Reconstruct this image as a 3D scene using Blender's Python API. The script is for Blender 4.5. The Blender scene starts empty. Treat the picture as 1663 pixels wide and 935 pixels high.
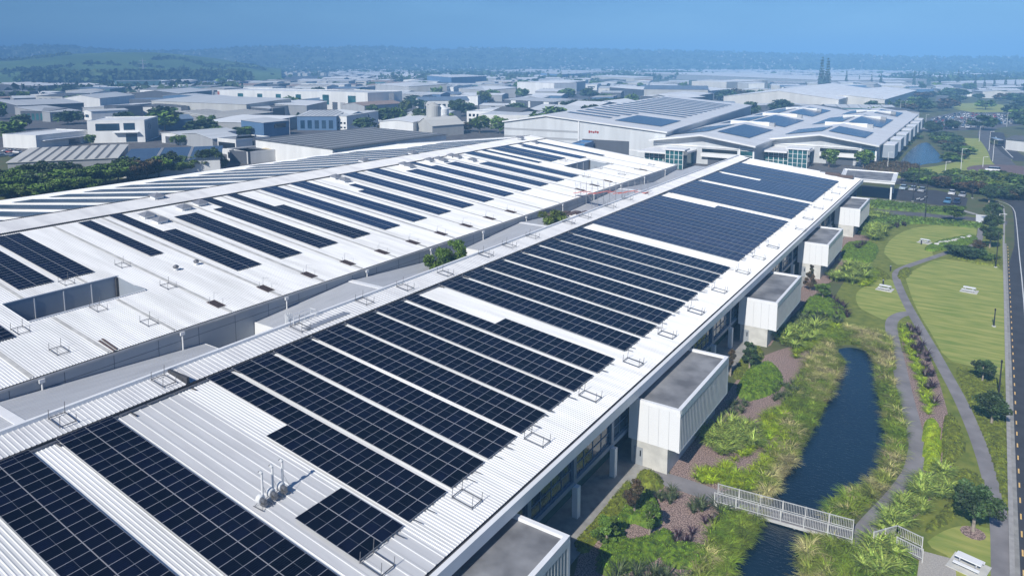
import bpy, bmesh, math, random
import numpy as np
from mathutils import Vector, Matrix
random.seed(7); RNG = np.random.default_rng(11)
C = bpy.context.scene.collection; SC = bpy.context.scene
R = math.radians

# ------------------------------------------------------------------ camera, sky, sun, exposure
F_PX, CY, PITCH, YAW, CAMZ = 1163.65, 253.4, 0.1326, 0.586, 42.0
cam_d = bpy.data.cameras.new('camera'); cam = bpy.data.objects.new('camera', cam_d); C.objects.link(cam)
cam.location = (0, 0, CAMZ)
cam.rotation_euler = (math.pi/2-PITCH, 0, YAW)
cam_d.sensor_fit = 'HORIZONTAL'; cam_d.sensor_width = 36
cam_d.lens = 36*F_PX/1663; cam_d.shift_y = (CY-467.5)/1663
cam_d.clip_start = 0.5; cam_d.clip_end = 40000
SC.camera = cam
SUN_D = Vector((-0.05, 1.22, -1.0)).normalized()
W = bpy.data.worlds.new('World'); SC.world = W; W.use_nodes = True
nt = W.node_tree; nt.nodes.clear()
out = nt.nodes.new('ShaderNodeOutputWorld'); bg = nt.nodes.new('ShaderNodeBackground')
sky = nt.nodes.new('ShaderNodeTexSky'); sky.sky_type = 'NISHITA'; sky.sun_disc = False
sky.sun_elevation = math.asin(-SUN_D.z)
sky.sun_rotation = math.atan2(-SUN_D.x, -SUN_D.y)
sky.altitude = 300; sky.air_density = 1.0; sky.dust_density = 0.3; sky.ozone_density = 3.0
tint = nt.nodes.new('ShaderNodeMix'); tint.data_type = 'RGBA'; tint.blend_type = 'MULTIPLY'; tint.inputs[0].default_value = 1
tint.inputs[7].default_value = (0.41, 0.62, 0.88, 1)
tc = nt.nodes.new('ShaderNodeTexCoord'); mp = nt.nodes.new('ShaderNodeMapping'); mp.inputs['Scale'].default_value = (2.0, 2.0, 9.0)
nz = nt.nodes.new('ShaderNodeTexNoise'); nz.inputs['Scale'].default_value = 2.2; nz.inputs['Detail'].default_value = 5; nz.inputs['Roughness'].default_value = .55
cr = nt.nodes.new('ShaderNodeValToRGB'); cr.color_ramp.elements[0].position = .35; cr.color_ramp.elements[0].color = (.82, .85, .89, 1)
cr.color_ramp.elements[1].position = .7; cr.color_ramp.elements[1].color = (1.06, 1.05, 1.03, 1)
t2 = nt.nodes.new('ShaderNodeMix'); t2.data_type = 'RGBA'; t2.blend_type = 'MULTIPLY'; t2.inputs[0].default_value = 1
L = nt.links.new
L(sky.outputs[0], tint.inputs[6]); L(tc.outputs['Generated'], mp.inputs[0]); L(mp.outputs[0], nz.inputs['Vector'])
L(nz.outputs[0], cr.inputs[0]); L(tint.outputs[2], t2.inputs[6]); L(cr.outputs[0], t2.inputs[7])
L(t2.outputs[2], bg.inputs[0]); bg.inputs[1].default_value = 0.095; L(bg.outputs[0], out.inputs[0])
sd = bpy.data.lights.new('sun', 'SUN'); sd.energy = 4.7; sd.angle = R(0.55); sd.color = (1.0, .965, .9)
sun = bpy.data.objects.new('sun', sd); C.objects.link(sun)
sun.rotation_euler = SUN_D.to_track_quat('-Z', 'Y').to_euler(); sun.location = (0, -50, 120)
SC.view_settings.view_transform = 'Standard'; SC.view_settings.look = 'None'
SC.view_settings.exposure = 0.18; SC.view_settings.gamma = 1; SC.view_settings.use_curve_mapping = False
SC.cycles.max_bounces = 6; SC.cycles.diffuse_bounces = 2; SC.cycles.glossy_bounces = 2; SC.cycles.transmission_bounces = 2
SC.cycles.volume_bounces = 0; SC.cycles.transparent_max_bounces = 6
SC.cycles.use_denoising = True
SC.cycles.sample_clamp_indirect = 4

# ------------------------------------------------------------------ where a point of the survey photo lies in the world
_fw = Vector((-math.sin(YAW)*math.cos(PITCH), math.cos(YAW)*math.cos(PITCH), -math.sin(PITCH)))
_rt = Vector((math.cos(YAW), math.sin(YAW), 0)); _up = _rt.cross(_fw)
def ray(u, v): return _fw + _rt*((u-831.5)/F_PX) - _up*((v-CY)/F_PX)
def G(u, v, z=0.0):
    d = ray(u, v); t = (z-CAMZ)/d.z; return Vector((d.x*t, d.y*t, z))
def at_y(u, v, y):
    d = ray(u, v); t = y/d.y; return Vector((d.x*t, y, CAMZ+d.z*t))
def at_x(u, v, x):
    d = ray(u, v); t = x/d.x; return Vector((x, d.y*t, CAMZ+d.z*t))
TA = math.tan(0.1108)
def fz(x): return 12.2 - (x+59.44)*TA                # front roof height at x
def mz(x): return 9.1 + (-80.9-x)*TA                 # middle roof, right slope
def lz(x): return 15.16 - (-135.5-x)*TA              # middle roof, left slope
def on_plane(u, v, zf):
    x0 = -60.0
    d = ray(u, v); a = zf(0.0)-CAMZ; k = zf(1.0)-zf(0.0)
    t = a/(d.z-k*d.x); return Vector((d.x*t, d.y*t, CAMZ+d.z*t))
def fpt(u, v): return on_plane(u, v, fz)
def mpt(u, v): return on_plane(u, v, mz)
def lpt(u, v): return on_plane(u, v, lz)

# ------------------------------------------------------------------ materials
MATS = {}
def nn(t, k, **kw):
    n = t.nodes.new(k)
    for a, b in kw.items(): setattr(n, a, b)
    return n
def mat(name, col, rough=.6, metal=0, var=.08, scale=1.0, col2=None, bump=0, bscale=None, spec=.5, stretch=(1,1,1), detail=4, attr=False, coat=0, world=False, ramp=(.35,.65), objrand=0):
    if name in MATS: return MATS[name]
    m = bpy.data.materials.new(name); m.use_nodes = True; t = m.node_tree; b = t.nodes['Principled BSDF']
    b.inputs['Roughness'].default_value = rough; b.inputs['Metallic'].default_value = metal
    b.inputs['Specular IOR Level'].default_value = spec
    if coat: b.inputs['Coat Weight'].default_value = coat
    co = nn(t, 'ShaderNodeTexCoord'); mp = nn(t, 'ShaderNodeMapping'); mp.inputs['Scale'].default_value = stretch
    t.links.new(co.outputs['Object'], mp.inputs[0])
    if world:
        ge = nn(t, 'ShaderNodeNewGeometry'); t.links.new(ge.outputs['Position'], mp.inputs[0])
    no = nn(t, 'ShaderNodeTexNoise'); no.inputs['Scale'].default_value = scale; no.inputs['Detail'].default_value = detail
    t.links.new(mp.outputs[0], no.inputs['Vector'])
    rp = nn(t, 'ShaderNodeValToRGB'); e = rp.color_ramp.elements
    c2 = col2 or tuple(c*(1-var) for c in col); c1 = col if col2 else tuple(min(1, c*(1+var)) for c in col)
    e[0].position, e[1].position = ramp; e[0].color = (*c2, 1); e[1].color = (*c1, 1)
    t.links.new(no.outputs[0], rp.inputs[0]); last = rp.outputs[0]
    if attr:
        at = nn(t, 'ShaderNodeAttribute', attribute_name='tint')
        hv = nn(t, 'ShaderNodeHueSaturation'); mr = nn(t, 'ShaderNodeMapRange'); mr.inputs[3].default_value = .25; mr.inputs[4].default_value = 1.95
        t.links.new(at.outputs['Fac'], mr.inputs[0]); t.links.new(mr.outputs[0], hv.inputs['Value'])
        mh = nn(t, 'ShaderNodeMapRange'); mh.inputs[3].default_value = .485; mh.inputs[4].default_value = .515
        t.links.new(at.outputs['Fac'], mh.inputs[0]); t.links.new(mh.outputs[0], hv.inputs['Hue'])
        t.links.new(last, hv.inputs['Color']); last = hv.outputs[0]
    if objrand:
        oi = nn(t, 'ShaderNodeObjectInfo'); hv = nn(t, 'ShaderNodeHueSaturation'); mr = nn(t, 'ShaderNodeMapRange')
        mr.inputs[3].default_value = 1-objrand; mr.inputs[4].default_value = 1+objrand
        t.links.new(oi.outputs['Random'], mr.inputs[0]); t.links.new(mr.outputs[0], hv.inputs['Value'])
        t.links.new(last, hv.inputs['Color']); last = hv.outputs[0]
    t.links.new(last, b.inputs['Base Color'])
    if bump:
        n2 = nn(t, 'ShaderNodeTexNoise'); n2.inputs['Scale'].default_value = bscale or scale*4; n2.inputs['Detail'].default_value = 3
        t.links.new(mp.outputs[0], n2.inputs['Vector'])
        bp = nn(t, 'ShaderNodeBump'); bp.inputs['Strength'].default_value = bump; bp.inputs['Distance'].default_value = .1
        t.links.new(n2.outputs[0], bp.inputs['Height']); t.links.new(bp.outputs[0], b.inputs['Normal'])
    MATS[name] = m; return m
def M(n): return MATS[n]
mat('roof_white', (.80,.80,.795), .45, col2=(.61,.61,.60), scale=.55, stretch=(.06,1.3,1), detail=9, world=True, ramp=(.25,.60))
mat('roof_skylight', (.60,.60,.60), .5, var=.05, scale=.8, stretch=(.3,2,1), world=True)
mat('roof_valley', (.50,.51,.53), .5, var=.06, scale=.6, stretch=(2,.3,1), world=True)
mat('band_white', (.70,.70,.70), .5, col2=(.56,.56,.57), scale=.5, detail=8, stretch=(.3,1.2,1), world=True, ramp=(.25,.6))
mat('flash_white', (.82,.82,.82), .45, var=.03)
mat('seam_tan', (.55,.54,.51), .7, var=.15, scale=.6, world=True)
mat('grate', (.10,.07,.065), .8, var=.3, scale=8)
mat('gutter_dark', (.06,.06,.065), .6, var=.2)
mat('white_paint', (.80,.80,.79), .5, var=.035, scale=.35, stretch=(1,1,.3))
mat('white_panel', (.78,.785,.79), .45, var=.015, scale=.5, stretch=(1,1,.3))
mat('fin_paint', (.74,.74,.71), .5, var=.05)
mat('concrete_pale', (.55,.54,.50), .8, var=.12, scale=.8, bump=.1)
mat('concrete', (.30,.29,.27), .85, var=.16, scale=.9, bump=.15, world=True)
mat('path_concrete', (.235,.22,.22), .85, var=.16, scale=.45, detail=8, bump=.1, bscale=9, world=True)
mat('pebble_concrete', (.40,.37,.33), .85, var=.18, scale=9, world=True)
mat('membrane', (.14,.14,.145), .7, col2=(.30,.30,.305), scale=.35, detail=9, bump=.05, world=True)
mat('timber_white', (.50,.50,.48), .7, var=.12, scale=2)
mat('clad_blue', (.33,.37,.42), .4, var=.05, scale=.3)
mat('clad_line', (.12,.14,.17), .5)
mat('steel_grey', (.42,.43,.45), .35, metal=.5, var=.08)
mat('galv', (.22,.22,.23), .4, metal=.6, var=.2, scale=5)
mat('pipe_white', (.75,.75,.74), .4, var=.05)
mat('scaffold_red', (.62,.16,.12), .6, var=.15, scale=3)
mat('brown_slat', (.12,.085,.075), .8, var=.3, scale=6)
mat('dark_metal', (.03,.03,.035), .5, var=.2)
mat('green_wall', (.006,.07,.06), .5, var=.2)
mat('frame_blue', (.12,.19,.28), .4, var=.08)
mat('glass_dark', (.010,.016,.022), .06, var=.4, scale=.4, spec=.9, detail=2)
mat('glass_blue', (.02,.05,.09), .08, var=.3, scale=.2, spec=.8)
mat('glass_teal', (.02,.10,.11), .08, var=.4, scale=.15, spec=.8)
mat('door_grey', (.30,.32,.34), .5)
mat('asphalt', (.050,.050,.056), .85, var=.16, scale=.35, detail=9, bump=.08, bscale=20, world=True)
mat('asphalt_pale', (.115,.112,.115), .85, var=.18, scale=.3, detail=9, world=True)
mat('asphalt_red', (.17,.12,.115), .85, var=.1, scale=.5, world=True)
mat('line_white', (.75,.75,.72), .6, var=.08, scale=3)
mat('line_yellow', (.80,.52,.18), .6, var=.08, scale=3)
mat('kerb', (.36,.345,.33), .85, var=.12, scale=1.5, world=True)
mat('ground_green', (.075,.105,.03), .95, col2=(.12,.115,.05), scale=.16, detail=9, bump=.3, bscale=3, world=True)
mat('lawn', (.40,.39,.10), .95, col2=(.17,.25,.035), scale=.55, detail=12, bump=.35, bscale=5, world=True, stretch=(.35,1.7,1), ramp=(.3,.7))
mat('mown_olive', (.21,.23,.035), .95, col2=(.115,.155,.018), scale=.8, detail=10, bump=.3, bscale=5, world=True)
mat('bark_mulch', (.47,.34,.29), .95, col2=(.10,.065,.055), scale=7.5, detail=6, bump=.6, bscale=14, world=True, ramp=(.38,.62))
mat('soil', (.11,.075,.05), .95, var=.35, scale=3, bump=.4, world=True)
mat('hedge_mat', (.16,.25,.012), .85, col2=(.055,.11,.006), scale=2.5, detail=9, attr=True, world=True)
mat('hedge_olive', (.20,.23,.02), .85, col2=(.085,.11,.010), scale=2, detail=9, attr=True, world=True)
mat('leaf_green', (.12,.19,.022), .6, col2=(.06,.11,.014), scale=.9, attr=True, objrand=.15)
mat('leaf_dark', (.055,.095,.026), .6, col2=(.028,.052,.016), scale=.9, attr=True, objrand=.15)
mat('leaf_yellow', (.115,.150,.020), .6, col2=(.07,.10,.015), scale=.9, attr=True, objrand=.1)
mat('leaf_brown', (.10,.06,.03), .7, col2=(.05,.05,.02), scale=2, attr=True, objrand=.1)
mat('leaf_pine', (.05,.085,.05), .7, col2=(.03,.055,.03), scale=1, attr=True)
mat('flax_green', (.36,.42,.09), .6, col2=(.10,.17,.02), scale=5, attr=True, spec=.3)
mat('flax_dark', (.10,.13,.045), .6, col2=(.035,.05,.02), scale=4, attr=True, spec=.3)
mat('flax_purple', (.055,.024,.035), .45, col2=(.025,.012,.018), scale=4, attr=True)
mat('tussock_tan', (.46,.40,.17), .8, col2=(.22,.26,.035), scale=.5, detail=8, attr=True, world=True, ramp=(.38,.6))
mat('tussock_green', (.24,.31,.025), .8, col2=(.12,.19,.012), scale=.6, detail=8, attr=True, world=True)
mat('lime_grass', (.36,.45,.012), .75, col2=(.20,.30,.008), scale=.9, detail=6, attr=True, world=True)
mat('bark', (.16,.13,.10), .9, var=.3, scale=5)
mat('bark_pale', (.33,.28,.22), .9, var=.3, scale=5)
mat('hill_grass', (.13,.22,.05), .95, col2=(.06,.12,.035), scale=.006, detail=6, world=True)
mat('hill_bush', (.08,.11,.06), .95, var=.5, scale=.012, detail=10, world=True)
mat('bush_mass', (.055,.085,.035), .95, var=.5, scale=.01, attr=True, world=True)
mat('tyre', (.02,.02,.02), .8); mat('chrome', (.5,.5,.5), .25, metal=.9)
for k, c in dict(car_white=(.78,.78,.78), car_silver=(.42,.43,.45), car_blue=(.10,.25,.42), car_navy=(.02,.03,.07), car_red=(.40,.05,.03), car_black=(.02,.02,.022), car_pale=(.50,.60,.66), digger_yellow=(.65,.50,.10), truck_blue=(.05,.20,.45), bus_dark=(.03,.03,.04)).items():
    mat(k, c, .3, var=.03, coat=.6)
for k, c in dict(w_white=(.74,.74,.72), w_cream=(.55,.54,.51), w_grey=(.36,.37,.38), w_dark=(.09,.10,.12), w_blue=(.09,.17,.30), w_concrete=(.45,.45,.43), w_teal=(.10,.20,.22), w_red=(.35,.10,.07),
                 r_white=(.74,.75,.75), r_pale=(.55,.57,.58), r_grey=(.30,.31,.32), r_dark=(.12,.125,.13), r_blue=(.16,.22,.30), r_cream=(.56,.55,.51), r_tan=(.36,.27,.22)).items():
    mat(k, c, .6, var=.07, scale=.12, stretch=(3,.4,.4) if k[0]=='r' else (2,2,.3), objrand=.10)
mat('array_grey', (.055,.075,.11), .25, var=.15, scale=.3, spec=.7)
mat('sail_tan', (.50,.42,.28), .8)
def water_mat(name, col, sc):
    m = mat(name, col, .07, var=.3, scale=.05, spec=.7, world=True)
    t = m.node_tree; b = t.nodes['Principled BSDF']; g = nn(t, 'ShaderNodeNewGeometry'); mp = nn(t, 'ShaderNodeMapping')
    mp.inputs['Scale'].default_value = (1.0, 2.6, 1); mp.inputs['Rotation'].default_value = (0, 0, .5)
    t.links.new(g.outputs['Position'], mp.inputs[0])
    n = nn(t, 'ShaderNodeTexNoise'); n.inputs['Scale'].default_value = sc; n.inputs['Detail'].default_value = 4
    t.links.new(mp.outputs[0], n.inputs['Vector']); bp = nn(t, 'ShaderNodeBump'); bp.inputs['Strength'].default_value = .55; bp.inputs['Distance'].default_value = .12
    t.links.new(n.outputs[0], bp.inputs['Height']); t.links.new(bp.outputs[0], b.inputs['Normal'])
water_mat('water_near', (.004,.014,.022), 1.6); water_mat('water_far', (.03,.06,.085), 1.2)
def panel_mats():
    m = mat('cell_glass', (.0018,.0024,.011), .2, var=.35, scale=.8, spec=.14, objrand=.5)
    t = m.node_tree; b = t.nodes['Principled BSDF']; src = b.inputs['Base Color'].links[0].from_socket
    co = nn(t, 'ShaderNodeTexCoord'); sx = nn(t, 'ShaderNodeSeparateXYZ'); t.links.new(co.outputs['Object'], sx.inputs[0])
    mu = nn(t, 'ShaderNodeMath', operation='MULTIPLY'); mu.inputs[1].default_value = 5.9; t.links.new(sx.outputs[0], mu.inputs[0])
    fr = nn(t, 'ShaderNodeMath', operation='FRACT'); t.links.new(mu.outputs[0], fr.inputs[0])
    lt = nn(t, 'ShaderNodeMath', operation='LESS_THAN'); lt.inputs[1].default_value = .12; t.links.new(fr.outputs[0], lt.inputs[0])
    mx = nn(t, 'ShaderNodeMix', data_type='RGBA'); mx.inputs[7].default_value = (.012,.016,.03,1)
    t.links.new(lt.outputs[0], mx.inputs[0]); t.links.new(src, mx.inputs[6]); t.links.new(mx.outputs[2], b.inputs['Base Color'])
    mat('panel_line', (.34,.35,.38), .4, var=.05); mat('panel_midline', (.10,.11,.13), .4, var=.05)
    # a whole strip drawn by its own object coordinates, for rows too far off to show single panels
    for nm, base in (('strip_cells', (.008,.016,.050)), ('strip_cells_grey', (.034,.034,.058)), ('strip_cells_pale', (.035,.045,.075))):  # lighter copies have distant sky reflection and haze put into the cell colour
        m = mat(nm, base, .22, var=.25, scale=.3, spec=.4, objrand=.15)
        t = m.node_tree; b = t.nodes['Principled BSDF']; src = b.inputs['Base Color'].links[0].from_socket
        co = nn(t, 'ShaderNodeTexCoord'); sx = nn(t, 'ShaderNodeSeparateXYZ'); t.links.new(co.outputs['Object'], sx.inputs[0])
        def lines(ax, per, w):
            mu = nn(t, 'ShaderNodeMath', operation='DIVIDE'); mu.inputs[1].default_value = per; t.links.new(sx.outputs[ax], mu.inputs[0])
            fr = nn(t, 'ShaderNodeMath', operation='FRACT'); t.links.new(mu.outputs[0], fr.inputs[0])
            lt = nn(t, 'ShaderNodeMath', operation='LESS_THAN'); lt.inputs[1].default_value = w; t.links.new(fr.outputs[0], lt.inputs[0]); return lt.outputs[0]
        a = lines(0, 1.05, .05); c = lines(1, 2.2, .035)
        mxx = nn(t, 'ShaderNodeMath', operation='MAXIMUM'); t.links.new(a, mxx.inputs[0]); t.links.new(c, mxx.inputs[1])
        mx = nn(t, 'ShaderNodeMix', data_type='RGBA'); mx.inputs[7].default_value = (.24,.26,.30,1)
        t.links.new(mxx.outputs[0], mx.inputs[0]); t.links.new(src, mx.inputs[6]); t.links.new(mx.outputs[2], b.inputs['Base Color'])
panel_mats()

# ------------------------------------------------------------------ mesh helpers
class MB:
    def __init__(s): s.v = []; s.f = []
    def quad(s, *p):
        n = len(s.v); s.v += [tuple(q) for q in p]; s.f.append(tuple(range(n, n+len(p)))); return s
    def box(s, x0, x1, y0, y1, z0, z1):
        n = len(s.v); s.v += [(x,y,z) for z in (z0,z1) for x,y in ((x0,y0),(x1,y0),(x1,y1),(x0,y1))]
        s.f += [tuple(n+i for i in q) for q in ((3,2,1,0),(4,5,6,7),(0,1,5,4),(1,2,6,5),(2,3,7,6),(3,0,4,7))]; return s
    def cyl(s, p0, p1, r0, r1=None, seg=8, cap=True):
        p0 = Vector(p0); p1 = Vector(p1); r1 = r0 if r1 is None else r1
        d = (p1-p0).normalized(); a = d.orthogonal().normalized(); b = d.cross(a); n = len(s.v)
        for p, r in ((p0, r0), (p1, r1)):
            for i in range(seg):
                t = 2*math.pi*i/seg; s.v.append(tuple(p+a*(r*math.cos(t))+b*(r*math.sin(t))))
        for i in range(seg): j = (i+1)%seg; s.f.append((n+i, n+j, n+seg+j, n+seg+i))
        if cap: s.f.append(tuple(n+i for i in range(seg-1,-1,-1))); s.f.append(tuple(n+seg+i for i in range(seg)))
        return s
    def bar(s, p0, p1, w, h=None):       # rectangular bar
        p0 = Vector(p0); p1 = Vector(p1); h = h or w; d = (p1-p0).normalized()
        up = Vector((0,0,1)) if abs(d.z) < .9 else Vector((0,1,0)); a = d.cross(up).normalized()*w/2; b = a.cross(d).normalized()*h/2; n = len(s.v)
        for p in (p0, p1): s.v += [tuple(p-a-b), tuple(p+a-b), tuple(p+a+b), tuple(p-a+b)]
        s.f += [tuple(n+i for i in q) for q in ((0,1,2,3),(7,6,5,4),(0,4,5,1),(1,5,6,2),(2,6,7,3),(3,7,4,0))]; return s
    def prism(s, poly, z0, z1):           # poly: xy list (any orientation)
        n = len(s.v); k = len(poly)
        a = sum(poly[i][0]*poly[(i+1)%k][1]-poly[(i+1)%k][0]*poly[i][1] for i in range(k))
        if a < 0: poly = poly[::-1]
        s.v += [(p[0],p[1],z0) for p in poly]+[(p[0],p[1],z1) for p in poly]
        s.f.append(tuple(n+i for i in range(k-1,-1,-1))); s.f.append(tuple(n+k+i for i in range(k)))
        for i in range(k): j = (i+1)%k; s.f.append((n+i,n+j,n+k+j,n+k+i))
        return s
    def build(s, name, m, parent=None, smooth=False, loc=None):
        me = bpy.data.meshes.new(name); me.from_pydata(s.v, [], s.f); me.materials.append(M(m) if isinstance(m, str) else m)
        if smooth: me.polygons.foreach_set('use_smooth', [True]*len(me.polygons))
        o = bpy.data.objects.new(name, me); C.objects.link(o)
        if parent: o.parent = parent
        if loc: o.location = loc
        return o
def tag(o, label=None, cat=None, group=None, kind=None):
    if label: o['label'] = label
    if cat: o['category'] = cat
    if group: o['group'] = group
    if kind: o['kind'] = kind
    return o
def empty(name, loc=(0,0,0), rz=0, label=None, cat=None, group=None):
    o = bpy.data.objects.new(name, None); C.objects.link(o); o.location = loc; o.rotation_euler = (0,0,rz); o.empty_display_size = .1
    return tag(o, label, cat, group)
def copy_tree(o, loc=None, rz=None, sc=None, label=None, parent=None, cat=None, group=None):
    c = o.copy(); C.objects.link(c)
    if parent: c.parent = parent
    if loc is not None: c.location = loc
    if rz is not None: c.rotation_euler = (o.rotation_euler[0], o.rotation_euler[1], rz)
    if sc is not None: c.scale = (sc,sc,sc) if not hasattr(sc, '__len__') else sc
    tag(c, label, cat, group)
    for ch in list(o.children): copy_tree(ch, parent=c)
    return c
def npmesh(name, verts, quads, m, tintv=None, parent=None, link=True, nside=4):
    me = bpy.data.meshes.new(name); nv, nf = len(verts), len(quads)
    me.vertices.add(nv); me.vertices.foreach_set('co', np.asarray(verts, np.float32).ravel())
    me.loops.add(nf*nside); me.loops.foreach_set('vertex_index', np.asarray(quads, np.int32).ravel())
    me.polygons.add(nf); me.polygons.foreach_set('loop_start', np.arange(0, nf*nside, nside, dtype=np.int32))
    if tintv is not None:
        a = me.attributes.new('tint', 'FLOAT', 'FACE'); a.data.foreach_set('value', np.asarray(tintv, np.float32))
    me.update(calc_edges=True); me.materials.append(M(m) if isinstance(m, str) else m)
    if not link: return me
    o = bpy.data.objects.new(name, me); C.objects.link(o)
    if parent: o.parent = parent
    return o
ORD = ['first','second','third','fourth','fifth','sixth','seventh','eighth','ninth','tenth','eleventh','twelfth','thirteenth','fourteenth','fifteenth','sixteenth','seventeenth','eighteenth','nineteenth','twentieth']
def ordn(i):
    if i < 20: return ORD[i]
    t = ['twenty','thirty','forty','fifty'][(i+1)//10-2]; r = (i+1) % 10
    return (t[:-1]+'ieth') if r == 0 else t+'-'+ORD[r-1]
def inside(poly, X, Y):
    P = np.asarray([(p[0],p[1]) for p in poly]); r = np.zeros(X.shape, bool); n = len(P); j = n-1
    for i in range(n):
        xi, yi = P[i]; xj, yj = P[j]
        c = ((yi > Y) != (yj > Y)) & (X < (xj-xi)*(Y-yi)/((yj-yi) if yj != yi else 1e-9)+xi); r ^= c; j = i
    return r
def edge_dist(poly, X, Y):
    P = np.asarray([(p[0],p[1]) for p in poly]); d = np.full(X.shape, 1e9); n = len(P)
    for i in range(n):
        a, b = P[i], P[(i+1)%n]; ab = b-a; L2 = max(ab@ab, 1e-9)
        t = np.clip(((X-a[0])*ab[0]+(Y-a[1])*ab[1])/L2, 0, 1)
        d = np.minimum(d, np.hypot(X-a[0]-t*ab[0], Y-a[1]-t*ab[1]))
    return d
def smooth_poly(poly, it=2, closed=True):
    P = [Vector((p[0],p[1])) for p in poly]
    for _ in range(it):
        Q = []; n = len(P)
        for i in range(n if closed else n-1):
            a, b = P[i], P[(i+1)%n]; Q += [a*.75+b*.25, a*.25+b*.75]
        if not closed: Q = [P[0]]+Q+[P[-1]]
        P = Q
    return P
def px(poly, z=0): return [G(u, v, z) for u, v in poly]
def sheet(name, poly, z, m, kind='structure', label=None, it=0, skirt=.0):
    P = smooth_poly(poly, it) if it else [Vector((p[0],p[1])) for p in poly]
    from mathutils.geometry import tessellate_polygon
    tri = tessellate_polygon([[Vector((p.x,p.y,0)) for p in P]])
    v = [(p.x,p.y,z) for p in P]; f = []
    for t in tri:
        a, b, c = (P[i] for i in t)
        f.append(tuple(t) if (b-a).cross(c-a) > 0 else tuple(t[::-1]))
    mb = MB(); mb.v = v; mb.f = f
    if skirt:
        n = len(v); mb.v = mb.v+[(p.x,p.y,z-skirt) for p in P]
        for i in range(n): mb.f.append((i,(i+1)%n,n+(i+1)%n,n+i))
    o = mb.build(name, m); tag(o, label, None, None, kind); return o
def ribbon(name, pts, w, z, m, kind='structure', it=2, label=None, skirt=0.0):
    P = smooth_poly(pts, it, closed=False) if it else [Vector((p[0],p[1])) for p in pts]; n = len(P); mb = MB(); ws = w
    Lp, Rp = [], []
    for i, p in enumerate(P):
        d = (P[min(i+1,n-1)]-P[max(i-1,0)]).normalized(); a = Vector((-d.y, d.x))
        ww = ws if not callable(ws) else ws(i/(n-1))
        Lp.append(p+a*ww/2); Rp.append(p-a*ww/2)
    for i in range(n-1): mb.quad((*Lp[i+1],z),(*Lp[i],z),(*Rp[i],z),(*Rp[i+1],z))
    if skirt:
        for i in range(n-1):
            mb.quad((*Lp[i],z),(*Lp[i+1],z),(*Lp[i+1],z-skirt),(*Lp[i],z-skirt)); mb.quad((*Rp[i+1],z),(*Rp[i],z),(*Rp[i],z-skirt),(*Rp[i+1],z-skirt))
    o = mb.build(name, m); tag(o, label, None, None, kind); return o
def corr_x(mb, x0, z0, x1, z1, y0, y1, pitch=.3, h=.045, top=.05):     # ribs run along x
    n = max(1, int(round((y1-y0)/pitch))); p = (y1-y0)/n; prof = []
    for i in range(n):
        b = y0+i*p; prof += [(b,0),(b+p-top-.06,0),(b+p-top-.03,h),(b+p-.03,h)]
    prof.append((y1,0)); k = len(mb.v)
    for y, dz in prof: mb.v += [(x0,y,z0+dz),(x1,y,z1+dz)]
    for i in range(len(prof)-1): a = k+2*i; mb.f.append((a,a+1,a+3,a+2) if x1 > x0 else (a+2,a+3,a+1,a))
    return mb
def corr_y(mb, y0, z0, y1, z1, x0, x1, pitch=.35, h=.04, top=.05):
    n = max(1, int(round((x1-x0)/pitch))); p = (x1-x0)/n; prof = []
    for i in range(n):
        b = x0+i*p; prof += [(b,0),(b+p-top-.06,0),(b+p-top-.03,h),(b+p-.03,h)]
    prof.append((x1,0)); k = len(mb.v)
    for x, dz in prof: mb.v += [(x,y0,z0+dz),(x,y1,z1+dz)]
    for i in range(len(prof)-1): a = k+2*i; mb.f.append((a+2,a+3,a+1,a) if y1 > y0 else (a,a+1,a+3,a+2))
    return mb
# ================================================================== FRONT BUILDING
Y0F, Y1F = -14.0, 220.9; XR, XE = -59.44, -28.0
fb = empty('solar_warehouse', (0,0,0), 0, 'long white ribbed roof building in the foreground with white side pods above the pond garden', 'warehouse')
mb = MB()
sky_bands = [(29.2, 34.6), (155.0-3.9, 153.2)]
y = Y0F
for a, b in [(29.2, 34.6)]:
    corr_x(mb, XR+.15, fz(XR+.15), XE-.35, fz(XE-.35), Y0F, a); corr_x(mb, XR+.15, fz(XR+.15), XE-.35, fz(XE-.35), b, Y1F-.2)
mb.build('roof', 'roof_white', fb)
mb = MB(); corr_x(mb, XR+.15, fz(XR+.15), XE-.35, fz(XE-.35), 29.2, 34.6, pitch=.9, h=.05, top=.14); mb.build('skylight_sheet', 'roof_skylight', fb)
mb = MB(); corr_x(mb, -62.6, 12.86, XR-.12, fz(XR)+.26, Y0F, 35.6, pitch=.38, h=.04, top=.07); corr_x(mb, -62.6, 12.89, XR-.12, fz(XR)+.29, 35.9, Y1F-.2, pitch=.5, h=.05)
mb.build('ridge_roof', 'band_white', fb)
mb = MB().box(XR-.12, XR-.02, Y0F, Y1F-.2, 11.9, fz(XR)+.22); mb.box(-62.6, XR-.1, 35.62, 35.88, 12.3, 13.1); mb.build('ridge_gutter', 'gutter_dark', fb)
mb = MB()                                               # cable tray along the ridge
yy = Y0F
while yy < 215:
    mb.box(XR+.18, XR+.42, yy, yy+2.3, fz(XR)+.1, fz(XR)+.16); yy += 2.4
mb.build('cable_tray', 'galv', fb)
mb = MB().box(-62.95, -62.6, Y0F, Y1F, 12.7, 13.2); mb.box(-62.95, XE, Y1F-.2, Y1F+.15, 8.2, 8.6)
mb.quad((-62.9,Y1F+.12,8.3),(-28,Y1F+.12,8.3),(-28,Y1F+.12,8.85),(-59.4,Y1F+.12,12.35),(-62.9,Y1F+.12,13.25))
mb.quad((-62.9,Y1F-.22,12.6),(-62.9,Y1F-.22,13.3),(-59.4,Y1F-.22,12.38),(-28,Y1F-.22,8.88),(-28,Y1F-.22,8.3))
mb.build('barge_flashing', 'flash_white', fb)
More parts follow.
